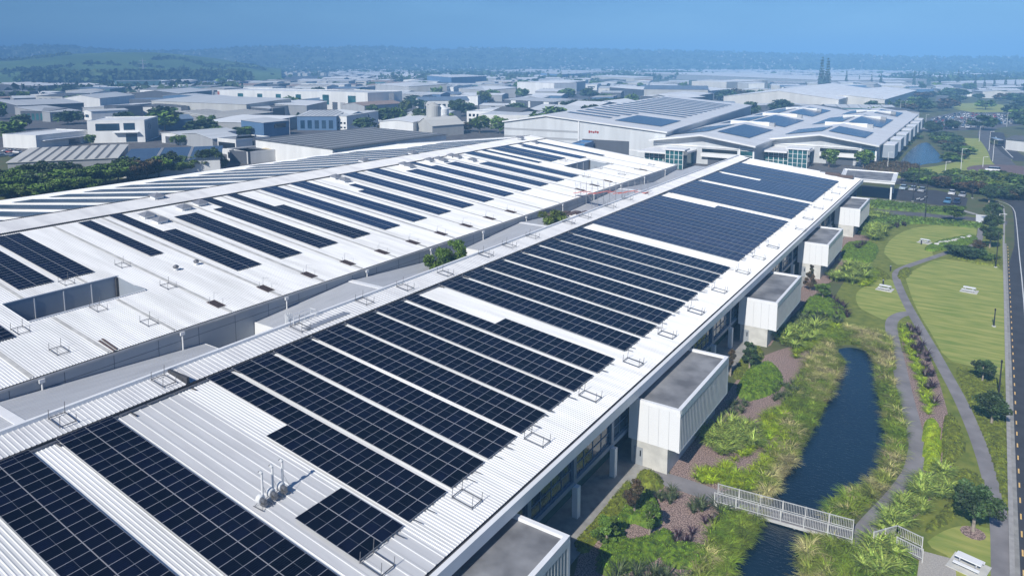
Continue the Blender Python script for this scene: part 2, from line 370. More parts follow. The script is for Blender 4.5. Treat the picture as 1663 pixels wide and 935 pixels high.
mb = MB().box(XE-.36, XE-.12, Y0F, Y1F, fz(XE)-.35, fz(XE)-.12); mb.build('eave_gutter', 'gutter_dark', fb)
mb = MB().box(XE-.12, XE+.30, Y0F, Y1F, 7.75, fz(XE)+.02); mb.box(XE-1.4, XE-.12, Y0F, Y1F, 7.8, 7.95); mb.build('fascia', 'white_paint', fb)
mb = MB().box(-62.8, -62.5, Y0F, Y1F, 5.5, 12.72); mb.box(-62.5, -29.6, Y1F-.5, Y1F-.2, 0, 8.3)
mb.box(-60, -30.3, Y0F-.2, Y0F, 0, 8); mb.build('wall', 'white_paint', fb)
mb = MB().box(-29.75, -29.2, Y0F, Y1F-.3, 3.15, 3.6); mb.box(-29.75, -29.3, Y0F, Y1F-.3, 7.35, 7.8); mb.box(-31.0,-29.75, Y0F, Y1F-.3, 3.05, 3.15); mb.build('spandrel_beam', 'frame_blue', fb)
mb = MB().box(-31.0, -30.9, Y0F, Y1F-.6, 0, 3.05); mb.build('recessed_wall', 'green_wall', fb)
bay0 = 54.5-7.9*9; nb = int((Y1F-bay0)/7.9)
colm = MB().box(-.28, .28, -.3, .3, 0, 3.15); colo = colm.build('column', 'white_paint', fb); colo.location = (-29.05, bay0, 0)
mull = MB().box(-.25, .22, -.28, .28, 3.6, 7.35); mullo = mull.build('pier', 'frame_blue', fb); mullo.location = (-29.4, bay0, 0)
wm = MB().box(-.05, 0, .28, 7.62, 3.6, 7.35); wo = wm.build('window', 'glass_blue', fb); wo.location = (-29.45, bay0, 0)
fm = MB()
for z in (3.62, 4.8, 6.0, 7.28): fm.box(0, .07, .28, 7.62, z, z+.06)
for k in (.3, 2.1, 3.95, 5.75, 7.55): fm.box(0, .06, k, k+.05, 3.6, 7.3)
fo = fm.build('frame', 'frame_blue', wo)
for i in range(1, nb+1):
    yy = bay0+7.9*i
    for src in (colo, mullo):
        c = src.copy(); C.objects.link(c); c.parent = fb; c.location = (src.location.x, yy, 0)
    if i < nb:
        c = wo.copy(); C.objects.link(c); c.parent = fb; c.location = (-29.45, yy, 0); f2 = fo.copy(); C.objects.link(f2); f2.parent = c
# side pods of the building: part > sub-parts
POD_Y = [(27.1, 43.0), (65.75, 81.7), (105.15, 121.2), (144.9, 160.9), (184.7, 201.0)]
for k, (a, b) in enumerate(POD_Y):
    x0, x1, zb, zt = -28.95, -23.4, 2.75, 7.25 if k < 2 else 7.0
    pod = MB().box(x0, x1-.36, a, b, zb, zt-.35).build('side_pod', 'white_panel', fb); MB().box(x1-.36, x1-.33, a+.12, b-.3, zb+.08, zt-.75).build('screen_shade_backing', 'clad_blue', pod); MB().box(x1-.36, x1+.0, a-.003, a+.14, zb, zt-.4).build('screen_return', 'white_panel', pod)  # darker backing panel stands in for the shade between the fins
    seams = MB()
    for q in range(1, 5): seams.box(x0+q*1.1-.012, x0+q*1.1+.012, a-.004, a+.001, zb, zt-.3)
    seams.build('panel_seam', 'steel_grey', pod)
    MB().box(x0+.35, x1-.35, a+.35, b-.35, zt-.33, zt-.27).build('roof_membrane', 'membrane', pod)
    pr = MB(); pr.box(x0, x1, a-.02, a+.35, zt-.4, zt); pr.box(x0, x1, b-.35, b+.02, zt-.4, zt); pr.box(x1-.38, x1+.02, a+.35, b-.35, zt-.4, zt); pr.box(x0, x0+.3, a+.35, b-.35, zt-.4, zt-.1)
    pr.build('parapet', 'flash_white', pod)
    fr = MB(); fr.box(x1-.36, x1+.02, a-.02, b+.02, zt-.75, zt-.4); fr.box(x1-.36, x1+.02, b-.3, b+.02, zb, zt-.75); fr.box(x1-.36,x1+.02,a,b,zb-.05,zb+.08)
    fr.build('screen_frame', 'white_paint', pod)
    fi = MB(); yy = a+.3
    while yy < b-.35: fi.box(x1-.33, x1+.015, yy, yy+.10, zb+.08, zt-.75); yy += .46
    fi.build('fin_screen', 'fin_paint', pod)
    bs = MB().box(-28.6, -24.62, a+.012, b-.6, 0, zb).build('pod_base', 'concrete_pale', pod)
    dr = MB().box(-28.3, -27.3, a-.03, a+.01, 0, 2.05).build('door', 'door_grey', bs)
    MB().box(-27.62, -27.48, a-.045, a-.03, 1.1, 1.75).build('vision_panel', 'glass_dark', dr)
sheet('courtyard_paving', [(-33.2,Y0F),(-26.4,Y0F),(-26.4,Y1F-10),(-33.2,Y1F-10)], .10, 'concrete', skirt=.1)

# ---- solar strips on the front roof
PP, RP = 1.05, 2.17
def panel_mesh():
    v = []; f = []; mi = []
    def q(x0,x1,y0,y1,z,m):
        n = len(v); v.extend([(x0,y0,z),(x1,y0,z),(x1,y1,z),(x0,y1,z)]); f.append((n,n+1,n+2,n+3)); mi.append(m)
    hx, hy, t = .520, 1.084, .019
    xs = (-hx, -hx+t, hx-t, hx); ys = (-hy, -hy+t, -.014, .014, hy-t, hy)
    for i in range(3):
        for j in range(5):
            m = 1
            if i == 1 and j in (1, 3): m = 0
            if i == 1 and j == 2: m = 2
            q(xs[i], xs[i+1], ys[j], ys[j+1], 0, m)
    n = len(v); v.extend([(x,y,z) for z in (-.04, 0) for x,y in ((-hx,-hy),(hx,-hy),(hx,hy),(-hx,hy))])
    for a,b,c,d in ((0,1,5,4),(1,2,6,5),(2,3,7,6),(3,0,4,7)): f.append((n+a,n+b,n+c,n+d)); mi.append(1)
    me = bpy.data.meshes.new('solar_panel'); me.from_pydata(v, [], f)
    for k in ('cell_glass','panel_line','panel_midline'): me.materials.append(M(k))
    me.polygons.foreach_set('material_index', mi); return me
PM = panel_mesh()
AL = 0.1108
def row_xz(row, zf, x0): c = math.cos(AL)*PP; x = x0+(row+.5)*c; return x
def strip(label, y0, rows, zf, xs, sgn=1, group='solar panel strips on the front white roof', panels=True):
    """rows: list of (y offset, first row, last row) of panels one deep; xs: x of row 0's upper edge"""
    e = empty('solar_panel_strip', (xs, y0, zf(xs)+.20), 0, label, 'solar panels', group); e.rotation_euler = (0, AL*sgn, 0)
    for off, a, b in rows:
        if panels:
            for r_ in range(a, b):
                o = bpy.data.objects.new('solar_panel', PM); C.objects.link(o); o.parent = e; o.location = ((r_+.5)*PP, off+RP/2, 0)
    if not panels:
        ml = MB()
        for off, a, b in rows: ml.box(a*PP, b*PP, off+.03, off+RP-.03, -.05, 0)
        ml.build('panel_row', 'strip_cells' if zf is mz else 'strip_cells_grey', e)
    rl = MB()
    for off, a, b in rows:
        for yy in (off+.45, off+RP-.45): rl.box(a*PP-.1, b*PP+.1, yy-.03, yy+.03, -.15, -.06)
    rl.build('mounting_rail', 'galv', e)
    return e
XS = XR+.0
FS = []
for ys in (18.05, 24.37): FS.append((ys, [(0,0,26),(2.2,0,26)]))
FS.append((30.42, [(0,20,26),(2.2,20,26)]))
FS.append((35.3, [(0,11,26),(2.2,0,26)]))
for k in range(5): FS.append((40.2+4.895*k, [(0,0,26),(2.2,0,26)]))
FS.append((64.85, [(0,0,26),(2.2,12,26)]))
for k in range(8): FS.append((71.78+5.06*k, [(0,0,26),(2.2,0,26)]))
for k in range(7): FS.append((115.75+4.72*k, [(0,0,26),(2.2,0,26)]))
FS.append((148.75, [(0,12,26)]))
for k in range(4): FS.append((153.6+4.82*k, [(0,0,26),(2.2,0,26)]))
for k in range(3): FS.append((175.1+4.4*k, [(0,0,26),(2.2,0,26)]))
FS.append((188.3, [(0,11,26)]))
for k in range(4): FS.append((190.8+4.93*k, [(0,0,26),(2.2,0,26)]))
special = {2: 'small square block of solar panels beside the three exhaust fans on the front roof', 3: 'solar panel strip with a stepped near edge behind the exhaust fans on the front roof',
           8: 'half width start solar strip just before the first bare white band of the front roof'}
for i, (ys, rows) in enumerate(FS):
    lab = special.get(i, f'black solar panel strip running down the front roof, {ordn(i)} from the bottom left corner')
    strip(lab, ys, rows, fz, XS, panels=ys < 113)

# ================================================================== MIDDLE BUILDING
Y0M, Y1M = 10.0, 216.0
mbd = empty('valley_warehouse', (0,0,0), 0, 'wide white gabled warehouse roof behind the front building with two sunken courtyards', 'warehouse')
XG = -129.2
holes = [(-101.8,-94.7,37.1,51.4), (-101.6,-94.6,180.6,196.4)]
mb = MB()
seg = [(Y0M, 37.1, None), (37.1, 51.4, holes[0]), (51.4, 180.6, None), (180.6, 196.4, holes[1]), (196.4, Y1M, None)]
for a, b, h in seg:
    if h is None: corr_x(mb, XG+.15, mz(XG+.15), -81.0, mz(-81.0), a, b, pitch=.32)
    else:
        corr_x(mb, XG+.15, mz(XG+.15), h[0], mz(h[0]), a, b, pitch=.32); corr_x(mb, h[1], mz(h[1]), -81.0, mz(-81.0), a, b, pitch=.32)
mb.build('roof', 'roof_white', mbd)
mb = MB(); corr_x(mb, -135.5, lz(-135.5)+.25, XG-.1, mz(XG)+.25, Y0M, Y1M, pitch=.32); mb.build('ridge_roof', 'band_white', mbd)
mb = MB().box(XG-.1, XG+.03, Y0M, Y1M, mz(XG)-.3, mz(XG)+.2); mb.box(-135.62,-135.5,Y0M,Y1M, 14.9, 15.55); mb.build('ridge_gutter', 'gutter_dark', mbd)
mb = MB(); corr_x(mb, -200, lz(-200), -135.62, lz(-135.62), Y0M, Y1M, pitch=.32); mb.build('left_roof', 'roof_white', mbd)
for h in holes:
    mb = MB(); x0,x1,a,b = h
    mb.box(x0-.1, x1+.1, b, b+.12, mz(x0)-4.5, mz(x0)-.5); mb.box(x0-.12, x0, a, b, mz(x0)-4.5, mz(x0)+.05)
    mb.box(x1, x1+.12, a, b, mz(x1)-4.0, mz(x1)+.04); mb.box(x0-.1, x1+.1, a-.12, a, mz(x0)-4.5, mz(x1)-.02)
    mb.quad((x0,b-.01,mz(x0)-4.4),(x1,b-.01,mz(x0)-4.4),(x1,b-.01,mz(x1)),(x0,b-.01,mz(x0)))
    mb.build('courtyard_wall', 'clad_blue', mbd)
mb = MB()
for h in holes:
    x0,x1,a,b = h; mb.box(x0, x1, a, b, mz(x0)-4.6, mz(x0)-4.5)
mb.build('courtyard_floor', 'concrete', mbd)
mb = MB()
for h in holes:
    x0,x1,a,b = h; mb.box(x1-.02, x1+.14, a-.1, b+.1, mz(x1)+.03, mz(x1)+.16); mb.box(x0-.14, x0+.02, a-.1, b+.1, mz(x0)+.03, mz(x0)+.16)
    for k in range(1, 4): mb.box(x0+.0, x0+.05, a+(b-a)*k/4-.05, a+(b-a)*k/4+.05, mz(x0)-4.5, mz(x0)-.2)
mb.build('courtyard_capping', 'flash_white', mbd)
mb = MB()
for h in holes:
    x0,x1,a,b = h; mb.box(x0+.05, x0+.35, b-.35, b-.02, mz(x0)-4.5, mz(x0)-.1)
mb.build('corner_post', 'gutter_dark', mbd)
mb = MB().box(-81.0, -80.86, Y0M, Y1M+.1, 4.0, 8.98); mb.build('wall', 'clad_blue', mbd)
mb = MB(); yy = 24.0
while yy < Y1M: mb.box(-80.86, -80.845, yy-.035, yy+.035, 4.0, 8.75); yy += 5.27
mb.box(-80.86,-80.84, Y0M, Y1M, 7.70, 7.75); mb.build('cladding_joint', 'clad_line', mbd)
mb = MB().box(-81.05, -80.62, Y0M, Y1M+.1, 8.82, 9.02); mb.box(-81.05,-80.7,Y1M,Y1M+.2,7.5,9.3); mb.quad((-200,Y1M+.05,8.0),(-200,Y1M+.05,8.3),(-135.5,Y1M+.05,15.5),(-81,Y1M+.05,9.3),(-81,Y1M+.05,8.4)); mb.build('eave_flashing', 'steel_grey', mbd)
dp = MB().cyl((0,0,-2.6),(0,0,0),.09,seg=8); dp.box(-.22,.16,-.28,.28,-.3,.1); dpo = dp.build('downpipe', 'pipe_white', mbd); dpo.location = (-80.6, 24.3+7.9, 8.8)
for k in range(1, 12):
    c = dpo.copy(); C.objects.link(c); c.parent = mbd; c.location = (-80.6, 32.2+15.8*k, 8.8)
mb = MB()
for j in range(-4, 20):                                     # sunken seams between the bays
    yy = 55.3+7.92*j; x1 = -81.2; x0 = XG+.4
    if any(h[2]-1 < yy < h[3]+1 for h in holes):
        mb.quad((x0,yy-.24,mz(x0)+.075),(-102.2,yy-.24,mz(-102.2)+.075),(-102.2,yy+.24,mz(-102.2)+.075),(x0,yy+.24,mz(x0)+.075)); x0 = -94.2
    if yy < Y1M-2: mb.quad((x0,yy-.24,mz(x0)+.075),(x1,yy-.24,mz(x1)+.075),(x1,yy+.24,mz(x1)+.075),(x0,yy+.24,mz(x0)+.075))
mb.build('bay_seam', 'seam_tan', mbd)
def gratebm():
    g = MB()
    for k in range(12): g.box(-1.7+k*.29, -1.55+k*.29, -.75, .75, 0, .08)
    g.box(-1.75, 1.75, -.78, -.72, 0, .1); g.box(-1.75, 1.75, .72, .78, 0, .1); return g
def post3():
    g = MB()
    for x, y, h in ((-1.7,.7,1.6),(-.9,-.7,1.3),(.9,.75,1.1)): g.box(x-.025,x+.025,y-.025,y+.025,0,h)
    g.bar((-1.7,.7,1.5),(-.6,1.2,1.65),.03); return g
g0 = None; gi = 0
for j in range(0, 19):
    if j in (10, 11, 12, 16, 17): continue
    yy = 55.3+7.92*j
    lab = f'dark brown slatted rain grate on the middle roof edge, {ordn(gi)} from the left'; gi += 1
    if g0 is None:
        g0 = empty('roof_grate', (-84.4, yy, mz(-84.4)+.1), 0, lab, 'roof grate', 'brown grates along the middle roof edge'); g0.rotation_euler = (0, AL, 0); g0.scale = (.74,.74,.74)
        gratebm().build('slat_panel', 'grate', g0); post3().build('guard_post', 'steel_grey', g0)
    else: copy_tree(g0, loc=(-84.4, yy, mz(-84.4)+.1), label=lab)

MSX = -129.15
def ms(y_far, a_x, b_x, x_end=-92.3):
    c = math.cos(AL)*PP; rows = []
    n = lambda x: max(0, round((x-MSX)/c))
    if a_x is not None: rows.append((0, n(a_x), n(x_end)))
    if b_x is not None: rows.append((2.2, n(b_x), n(x_end)))
    return (y_far-4.4, rows)
MS = [ms(34.35, -128, -128, -91.7), ms(44.6, -128.3, -128.3, -104.8), ms(50.0, -128.3, -128.3, -104.8), (58.8, [(0, 1, 22)]),
      ms(68.85, -128.7, -116.1), ms(76.8, -121.6, -121.6), ms(84.7, -121.7, -129.15), ms(92.6, -129.15, -116.3), ms(100.6, -129.1, -129.1),
      ms(108.6, -129.1, -129.1), ms(116.4, -115.5, -120.8), ms(124.4, -129.1, -129.1), ms(132.3, -129.1, -129.1), ms(140.4, -122.5, -122.5),
      ms(148.4, -129.1, -122.6), ms(156.6, -122.6, -122.6), ms(164.9, -117.2, -117.2), ms(173.1, -129.1, -129.1, -92.8), (176.9, [(0, 0, 20)]),
      ms(186.6, -129.1, -129.1, -107.6), ms(191.6, -129.1, -129.1, -107.6), ms(199.4, -126, -129.1, -104.5), (205.9, [(0, 0, 26)])]
for i, (ys, rows) in enumerate(MS):
    strip(f'navy solar panel strip on the near slope of the middle roof, {ordn(i)} from the left', ys, rows, mz, MSX, group='solar panel strips on the middle roof', panels=ys < 90)
# pale strips on the far slope
LYS = [24.2+7.72*k for k in range(24)]
for k, yy in enumerate(LYS):
    e = empty('solar_panel_strip', (-137.8, yy, lz(-137.8)+.2), 0, f'grey glinting solar strip on the far slope of the middle roof, {ordn(k)} from the left', 'solar panels', 'solar strips on the far slope'); e.rotation_euler = (0, -AL, 0)
    ln = 46 if k < 15 else 55-2*(k%3)
    if k > 20: ln = 30
    MB().box(-ln, 0, 0, 4.35, -.05, 0).build('panel_row', 'strip_cells_pale', e)
    MB().box(-ln-.1, .1, .5, .56, -.16, -.05).box(-ln-.1, .1, 3.8, 3.86, -.16, -.05).build('mounting_rail', 'galv', e)

# ================================================================== VALLEY ROOFS
vr = empty('link_roof', (0,0,0), 0, 'low grey ribbed roof stepping through the valley between the two white roofs', 'roof')
ZR, ZL = 8.0, 6.3
def vz(y):
    t = ((y-27.5) % 48.6)/24.3; return ZR-(ZR-ZL)*(t if t < 1 else 2-t)
cuts = [(4, 27.5), (27.5, 51.0), (58.5, 76.1), (76.1, 94.5), (105.5, 124.7), (124.7, 139), (146, 173.3), (173.3, 197.6), (197.6, 216)]
mb = MB()
for a, b in cuts:
    corr_y(mb, a, vz(a), b, vz(b), -80.8, -62.95, pitch=.34)
mb.build('ribbed_deck', 'roof_valley', vr)
mb = MB()
for yy in (27.5, 76.1, 124.7, 173.3): mb.box(-80.8, -62.95, yy-.45, yy+.45, ZR-.02, ZR+.07)
mb.box(-63.6, -62.96, 4, 216, 7.2, 8.1)
mb.build('ridge_cap', 'flash_white', vr)
mb = MB()
for a, b in ((51.0,58.5),(94.5,105.5),(139,146)):
    mb.box(-80.8, -62.96, a-.1, a, 3.4, vz(a)+.05); mb.box(-80.8, -62.96, b, b+.1, 3.4, vz(b)+.05); mb.box(-66.5, -63, a, b, 5.4, 5.6)
mb.build('court_wall', 'white_paint', vr)
mb = MB()
for a, b in ((51.0,58.5),(94.5,105.5),(139,146)): mb.box(-80.8,-62.96,a,b,3.2,3.4)
mb.build('court_floor', 'concrete', vr)
mb = MB().box(-80.8,-62.96,216,216.3,0,7.5); mb.build('end_wall', 'clad_blue', vr)
mb = MB()
lf = empty('far_link_roof', (0,0,0), 0, 'pale flat link roof between the building ends in front of the glazed entrance', 'roof')
sheet_pts = [(-80.5,216.5),(-62.9,216.5),(-62.9,232),(-80.5,232)]
MB().prism(sheet_pts, 6.2, 7.0).build('roof_slab', 'r_pale', lf); MB().prism([(-80,217),(-63.4,217),(-63.4,231.5),(-80,231.5)], 0, 6.19).build('wall', 'w_grey', lf)

# ================================================================== ROOF-TOP THINGS
def anchor_frame():
    g = MB()
    w, d = .95, .62
    for p, q in (((-w,-d,.12),(w,-d,.12)),((-w,d,.12),(w,d,.12)),((-w,-d,.12),(-w,d,.12)),((w,-d,.12),(w,d,.12))): g.bar(p, q, .06)
    return g
def anchor_posts(h=1.1):
    g = MB()
    for x, y, k in ((-.95,-.62,h*.8),(.95,-.62,h),(-.95,.62,h),(.95,.62,h*.7)): g.cyl((x,y,0),(x,y,k),.028,seg=5)
    return g
af0 = empty('roof_anchor_frame', (0,0,0), 0, 'x', 'guard frame', 'steel guard frames standing on the white roofs'); anchor_frame().build('base_rail', 'galv', af0); anchor_posts().build('guard_post', 'galv', af0)
uses = []
for u,v in [(612,918),(758,812),(872,716),(958,645),(1028,590),(1083,545),(1130,507),(1168,473),(1206,443),(1232,420),(1255,402)]: uses.append(('f', fpt(u,v), 'steel guard frame beside the eave of the front roof'))
for u,v in [(1300,374),(1312,356),(1329,339),(1344,325),(1357,315),(1367,306)]: uses.append(('f', fpt(u,v), 'tiny guard frame near the far eave of the front roof'))
for u,v in [(102,690),(266,626),(488,538),(592,495),(658,472),(723,449),(788,418),(825,403),(862,388),(920,365),(950,356),(985,338),(1003,325)]: uses.append(('r', fpt(u,v), 'guard frame on the narrow ridge band of the front roof'))
for u,v in [(33,538),(96,571),(160,502),(242,525),(273,466),(108,460),(199,432)]: uses.append(('m', mpt(u,v), 'guard frame on the near part of the middle roof'))
for u,v in [(915,262),(952,288),(972,274),(990,267),(1010,284),(1036,276),(1058,268)]: uses.append(('m', mpt(u,v), 'faint guard frame at the far end of the middle roof'))
for u,v in [(1206,256),(1252,263),(1295,272),(1338,281),(1395,289)]: uses.append(('f', fpt(u,v), 'guard frame along the far gable edge of the front roof'))
cnt = {}
for i, (k, p, lab) in enumerate(uses):
    n = cnt.get(lab, 0); cnt[lab] = n+1; zz = {'f': fz, 'm': mz, 'r': lambda x: 12.9-(x+62.6)*.13}[k](p.x)
    if k == 'r': p.x = min(p.x, -60.6); p.x = max(p.x, -61.6)
    t = f'{lab}, {ordn(n)} of its row from the near end'
    if i == 0: af0.location = (p.x,p.y,zz+.05); af0.rotation_euler = (0,AL,math.pi/2*0); af0['label'] = t
    else: copy_tree(af0, loc=(p.x,p.y,zz+.05), label=t)
# exhaust fans with stacks
fan = empty('exhaust_fan', (0,0,0), 0, 'x', 'exhaust fan', 'exhaust fans with tall stacks on the front roof')
MB().cyl((-.45,0,.75),(.0,0,.75),.5,seg=20).cyl((-.55,0,.75),(-.45,0,.75),.30,.5,seg=20).cyl((0,0,.75),(.12,0,.75),.5,.4,seg=20).build('fan_housing', 'pipe_white', fan, smooth=False)
MB().cyl((.12,0,.75),(.75,0,.75),.26,seg=12).box(.1,.8,-.25,.25,.2,.5).build('motor', 'galv', fan)
MB().cyl((-.2,.35,.9),(-.2,.35,3.6),.13,seg=12).cyl((-.2,.35,3.6),(-.42,.2,3.8),.2,seg=12).build('stack', 'pipe_white', fan)
MB().cyl((-.43,.19,3.79),(-.45,.18,3.82),.17,seg=12).build('stack_mouth', 'gutter_dark', fan)
g = MB()
for x in (-.6,.9):
    for y in (-.6,.6): g.bar((x,y,0),(x*.6,y*.5,.35),.05)
g.bar((-.7,-.6,.05),(1.0,-.6,.05),.06); g.bar((-.7,.6,.05),(1.0,.6,.05),.06); g.bar((-.2,.35,2.2),(.9,.9,0),.025); g.bar((-.2,.35,2.2),(-.9,.9,0),.025)
g.build('support_frame', 'galv', fan)
FP = [fpt(425,822), fpt(442,811), fpt(458,801)]
base = FP[0]
fan.scale = (.62,.62,.66)
for i in range(3):
    p = (FP[i].x, FP[i].y, fz(FP[i].x)+.05)
    lab = ['exhaust fan with tall stack nearest the camera on the front roof', 'middle one of three exhaust fans with tall stacks on the front roof', 'farthest of three exhaust fans with tall stacks on the front roof'][i]
    if i == 0: fan.location = p; fan['label'] = lab
    else: copy_tree(fan, loc=p, label=lab)
# skylight domes and turbine vents on the middle roof
dome = empty('roof_ventilator', (0,0,0), 0, 'x', 'roof ventilator', 'white box ventilators near the middle ridge')
MB().box(-.9,.9,-.9,.9,0,.55).build('curb', 'flash_white', dome)
m_ = MB(); m_.quad((-1.2,-1.2,.55),(1.2,-1.2,.55),(0,0,1.15)); m_.quad((1.2,-1.2,.55),(1.2,1.2,.55),(0,0,1.15)); m_.quad((1.2,1.2,.55),(-1.2,1.2,.55),(0,0,1.15)); m_.quad((-1.2,1.2,.55),(-1.2,-1.2,.55),(0,0,1.15)); m_.quad((-1.2,1.2,.55),(1.2,1.2,.55),(1.2,-1.2,.55),(-1.2,-1.2,.55)); m_.build('hood', 'steel_grey', dome)
VP = [(239,353),(260,361),(299,340),(325,333),(255,324),(545,290),(560,295),(656,269),(665,272),(697,262),(712,260),(720,263),(733,255),(743,257),(767,262),(868,233),(845,228),(670,251),(590,262)]
first = True
for i, (u,v) in enumerate(VP):
    p = mpt(u,v); zz = mz(p.x) if p.x > XG else 15.3
    lab = f'pyramid hooded white ventilator near the ridge of the middle roof, {ordn(i)} counted from the left'
    if first: dome.location = (p.x,p.y,zz+.03); dome['label'] = lab; dome.rotation_euler = (0,AL,0); first = False
    else: copy_tree(dome, loc=(p.x,p.y,zz+.03), label=lab)
for i, (u,v) in enumerate([(286,439),(319,430)]):
    p = mpt(u,v); e = empty('turbine_vent', (p.x,p.y,mz(p.x)+.03), 0, ['small silver turbine vent on the middle roof, left one of a pair','small silver turbine vent on the middle roof, right one of a pair'][i], 'roof vent', 'turbine vents on the middle roof')
    MB().cyl((0,0,0),(0,0,.3),.3,seg=12).build('base', 'flash_white', e); MB().cyl((0,0,.3),(0,0,.55),.3,.45,seg=16).cyl((0,0,.55),(0,0,.8),.45,.2,seg=16).build('turbine_head', 'galv', e)
# loose planks on the middle roof
for i, (a, b) in enumerate((((161,554),(186,571)),((166,551),(190,568)))):
    p, q = mpt(*a), mpt(*b); o = MB().bar((p.x,p.y,mz(p.x)+.1),(q.x,q.y,mz(q.x)+.1),.22,.06).build('plank', 'brown_slat'); tag(o, ['brown plank lying on the ribbed middle roof, the nearer one','brown plank lying on the ribbed middle roof, the farther one'][i], 'plank', 'loose planks')
# cable brackets below the strips on the front roof (short dark stubs)
mb = MB(); rr = random.Random(3)
for ys, rows in FS:
    for off, a, b in rows:
        for q in range(3):
            if rr.random() < .85:
                yy = ys+off+rr.uniform(.1,2.0); x = XR+26.2; ln = rr.uniform(.6,2.0); mb.box(x, x+ln, yy-.03, yy+.03, fz(x)+.05, fz(x)+.09-.0)
tag(mb.build('conduit_stubs', 'galv', fb), kind='stuff')
mb = MB()
for k in range(38):
    yy = 20+k*5.1+rr.uniform(-1,1); x = XR+.4; mb.box(x, x+rr.uniform(.7,1.2), yy-.04, yy+.04, fz(x)+.0, fz(x)+.12)
tag(mb.build('tray_bracket', 'gutter_dark', fb), kind='stuff')
# access cage by the first court
p = at_x(384, 560, -63.2)
cg = empty('access_cage', (-62.6, 50.2, 12.6), 0, 'white caged ladder top and handrails where the ridge band meets the first valley court', 'ladder cage')
g = MB()
for y in (0, .35, .7):
    g.cyl((-.9,y,-2.5),(-.9,y,1.2),.05,seg=5)
for z in (-1.6,-.8,0,.6,1.2): g.bar((-.9,0,z),(-.9,.7,z),.04)
for k in range(7):
    t = math.pi*k/6; g.cyl((-.9-.55*math.sin(t), .35+.35*math.cos(t), -.6),(-.9-.55*math.sin(t), .35+.35*math.cos(t), 1.25),.045,seg=4)
g.build('cage', 'white_paint', cg)
g = MB()
for a in (0, 1.6, 3.2): g.cyl((.2,a,-.1),(.2,a,1.15),.05,seg=5); g.cyl((-.7,a,0),(-.7,a,1.15),.05,seg=5)
for z in (.55, 1.12): g.bar((-.7,0,z),(-.7,3.2,z),.045); g.bar((.2,0,z),(.2,3.2,z),.045); g.bar((-.7,3.2,z),(.2,3.2,z),.045)
g.build('handrail', 'white_paint', cg)
MB().box(-.7,2.2,.2,6.5,.02,.14).build('platform', 'steel_grey', cg)
# red scaffold gangway over the valley
sc_ = empty('scaffold_gangway', (0,0,0), 0, 'red decked scaffold gangway crossing the valley between the two white roofs', 'scaffold')
A = mpt(934,318); A.z += .7; B = at_x(1052,312,-61.2); d = (B-A)
g = MB(); n = 14
for i in range(n):
    a = A+d*(i/n); b = A+d*((i+.92)/n); zo = .25*math.sin(i*1.3); g.bar(a+Vector((0,0,zo)), b+Vector((0,0,zo+.15)), 1.4, .14)

g.build('deck', 'scaffold_red', sc_)
g = MB()
for i in range(13):
    a = A+d*(i/12)
    for o_ in (Vector((-.5,.9,0)), Vector((.5,-.9,0))): g.cyl((a.x+o_.x,a.y+o_.y, 7.2 if 1 < i < 10 else a.z-.8),(a.x+o_.x,a.y+o_.y,a.z+2.6),.035,seg=5)
for z in (1.1, 2.0): g.bar(A+Vector((-.5,.9,z)), B+Vector((-.5,.9,z)), .04); g.bar(A+Vector((.5,-.9,z)), B+Vector((.5,-.9,z)), .04)
for i in range(2, 9, 2): g.bar(A+d*(i/12)+Vector((.5,-.9,0)), A+d*((i+2)/12)+Vector((.5,-.9,-3.2)), .05)
g.build('standards', 'steel_grey', sc_)
g = MB(); 
for i in range(5): g.box(-80.5+i*1.9, -79.0+i*1.9, 134.5+i*1.3, 139+i*1.3, 7.9, 8.1)
g.build('lower_planks', 'brown_slat', sc_)
# timber stacks on the far corner of the front roof
for i, (u,v) in enumerate([(1353,285),(1373,289)]):
    p = fpt(u,v); e = empty('timber_stack', (p.x,p.y,fz(p.x)), 0, ['stack of brown boards on the far corner of the front roof, left one','stack of brown boards on the far corner of the front roof, right one'][i], 'timber stack', 'board stacks on the front roof')
    g = MB()
    for k in range(4): g.box(-2.0,2.0,-.8+k*.42,-.5+k*.42,.1,.9-.1*k)
    g.build('boards', 'brown_slat', e); MB().box(-2.2,2.2,-1,1,.02,.1).build('bearer', 'galv', e)
# entrance canopy
cp = empty('entrance_canopy', (0,0,0), 0, 'white framed flat canopy on slim columns between the front building and the car park', 'canopy')
a, b, c_, d_ = (-38,256),(-22.3,256),(-21.2,236.5),(-36,236.5)
MB().prism([a,b,c_,d_], 5.6, 6.3).build('roof_frame', 'white_paint', cp); MB().prism([(-36.8,254.8),(-23.4,254.8),(-22.4,237.8),(-35,237.8)], 6.3, 6.36).build('membrane', 'membrane', cp)
g = MB()
for q in range(4): pass
g.box(-38,-22.3,255.8,256.2,6.3,6.55); g.quad((-38,256,6.3),(-36,236.5,6.3),(-36,236.5,6.55),(-38,256,6.55)); g.box(-36,-21.2,236.3,236.6,6.3,6.55); g.bar((-22.3,256,6.42),(-21.2,236.5,6.42),.35,.25); g.bar((-38,256,6.42),(-36,236.5,6.42),.35,.25)
g.build('parapet', 'flash_white', cp)
for q in ((-22.2,238),(-23.2,254.5),(-35.4,254.5)):
    MB().box(-.22,.22,-.22,.22,0,5.6).build('column', 'white_paint', cp, loc=(q[0],q[1],0))
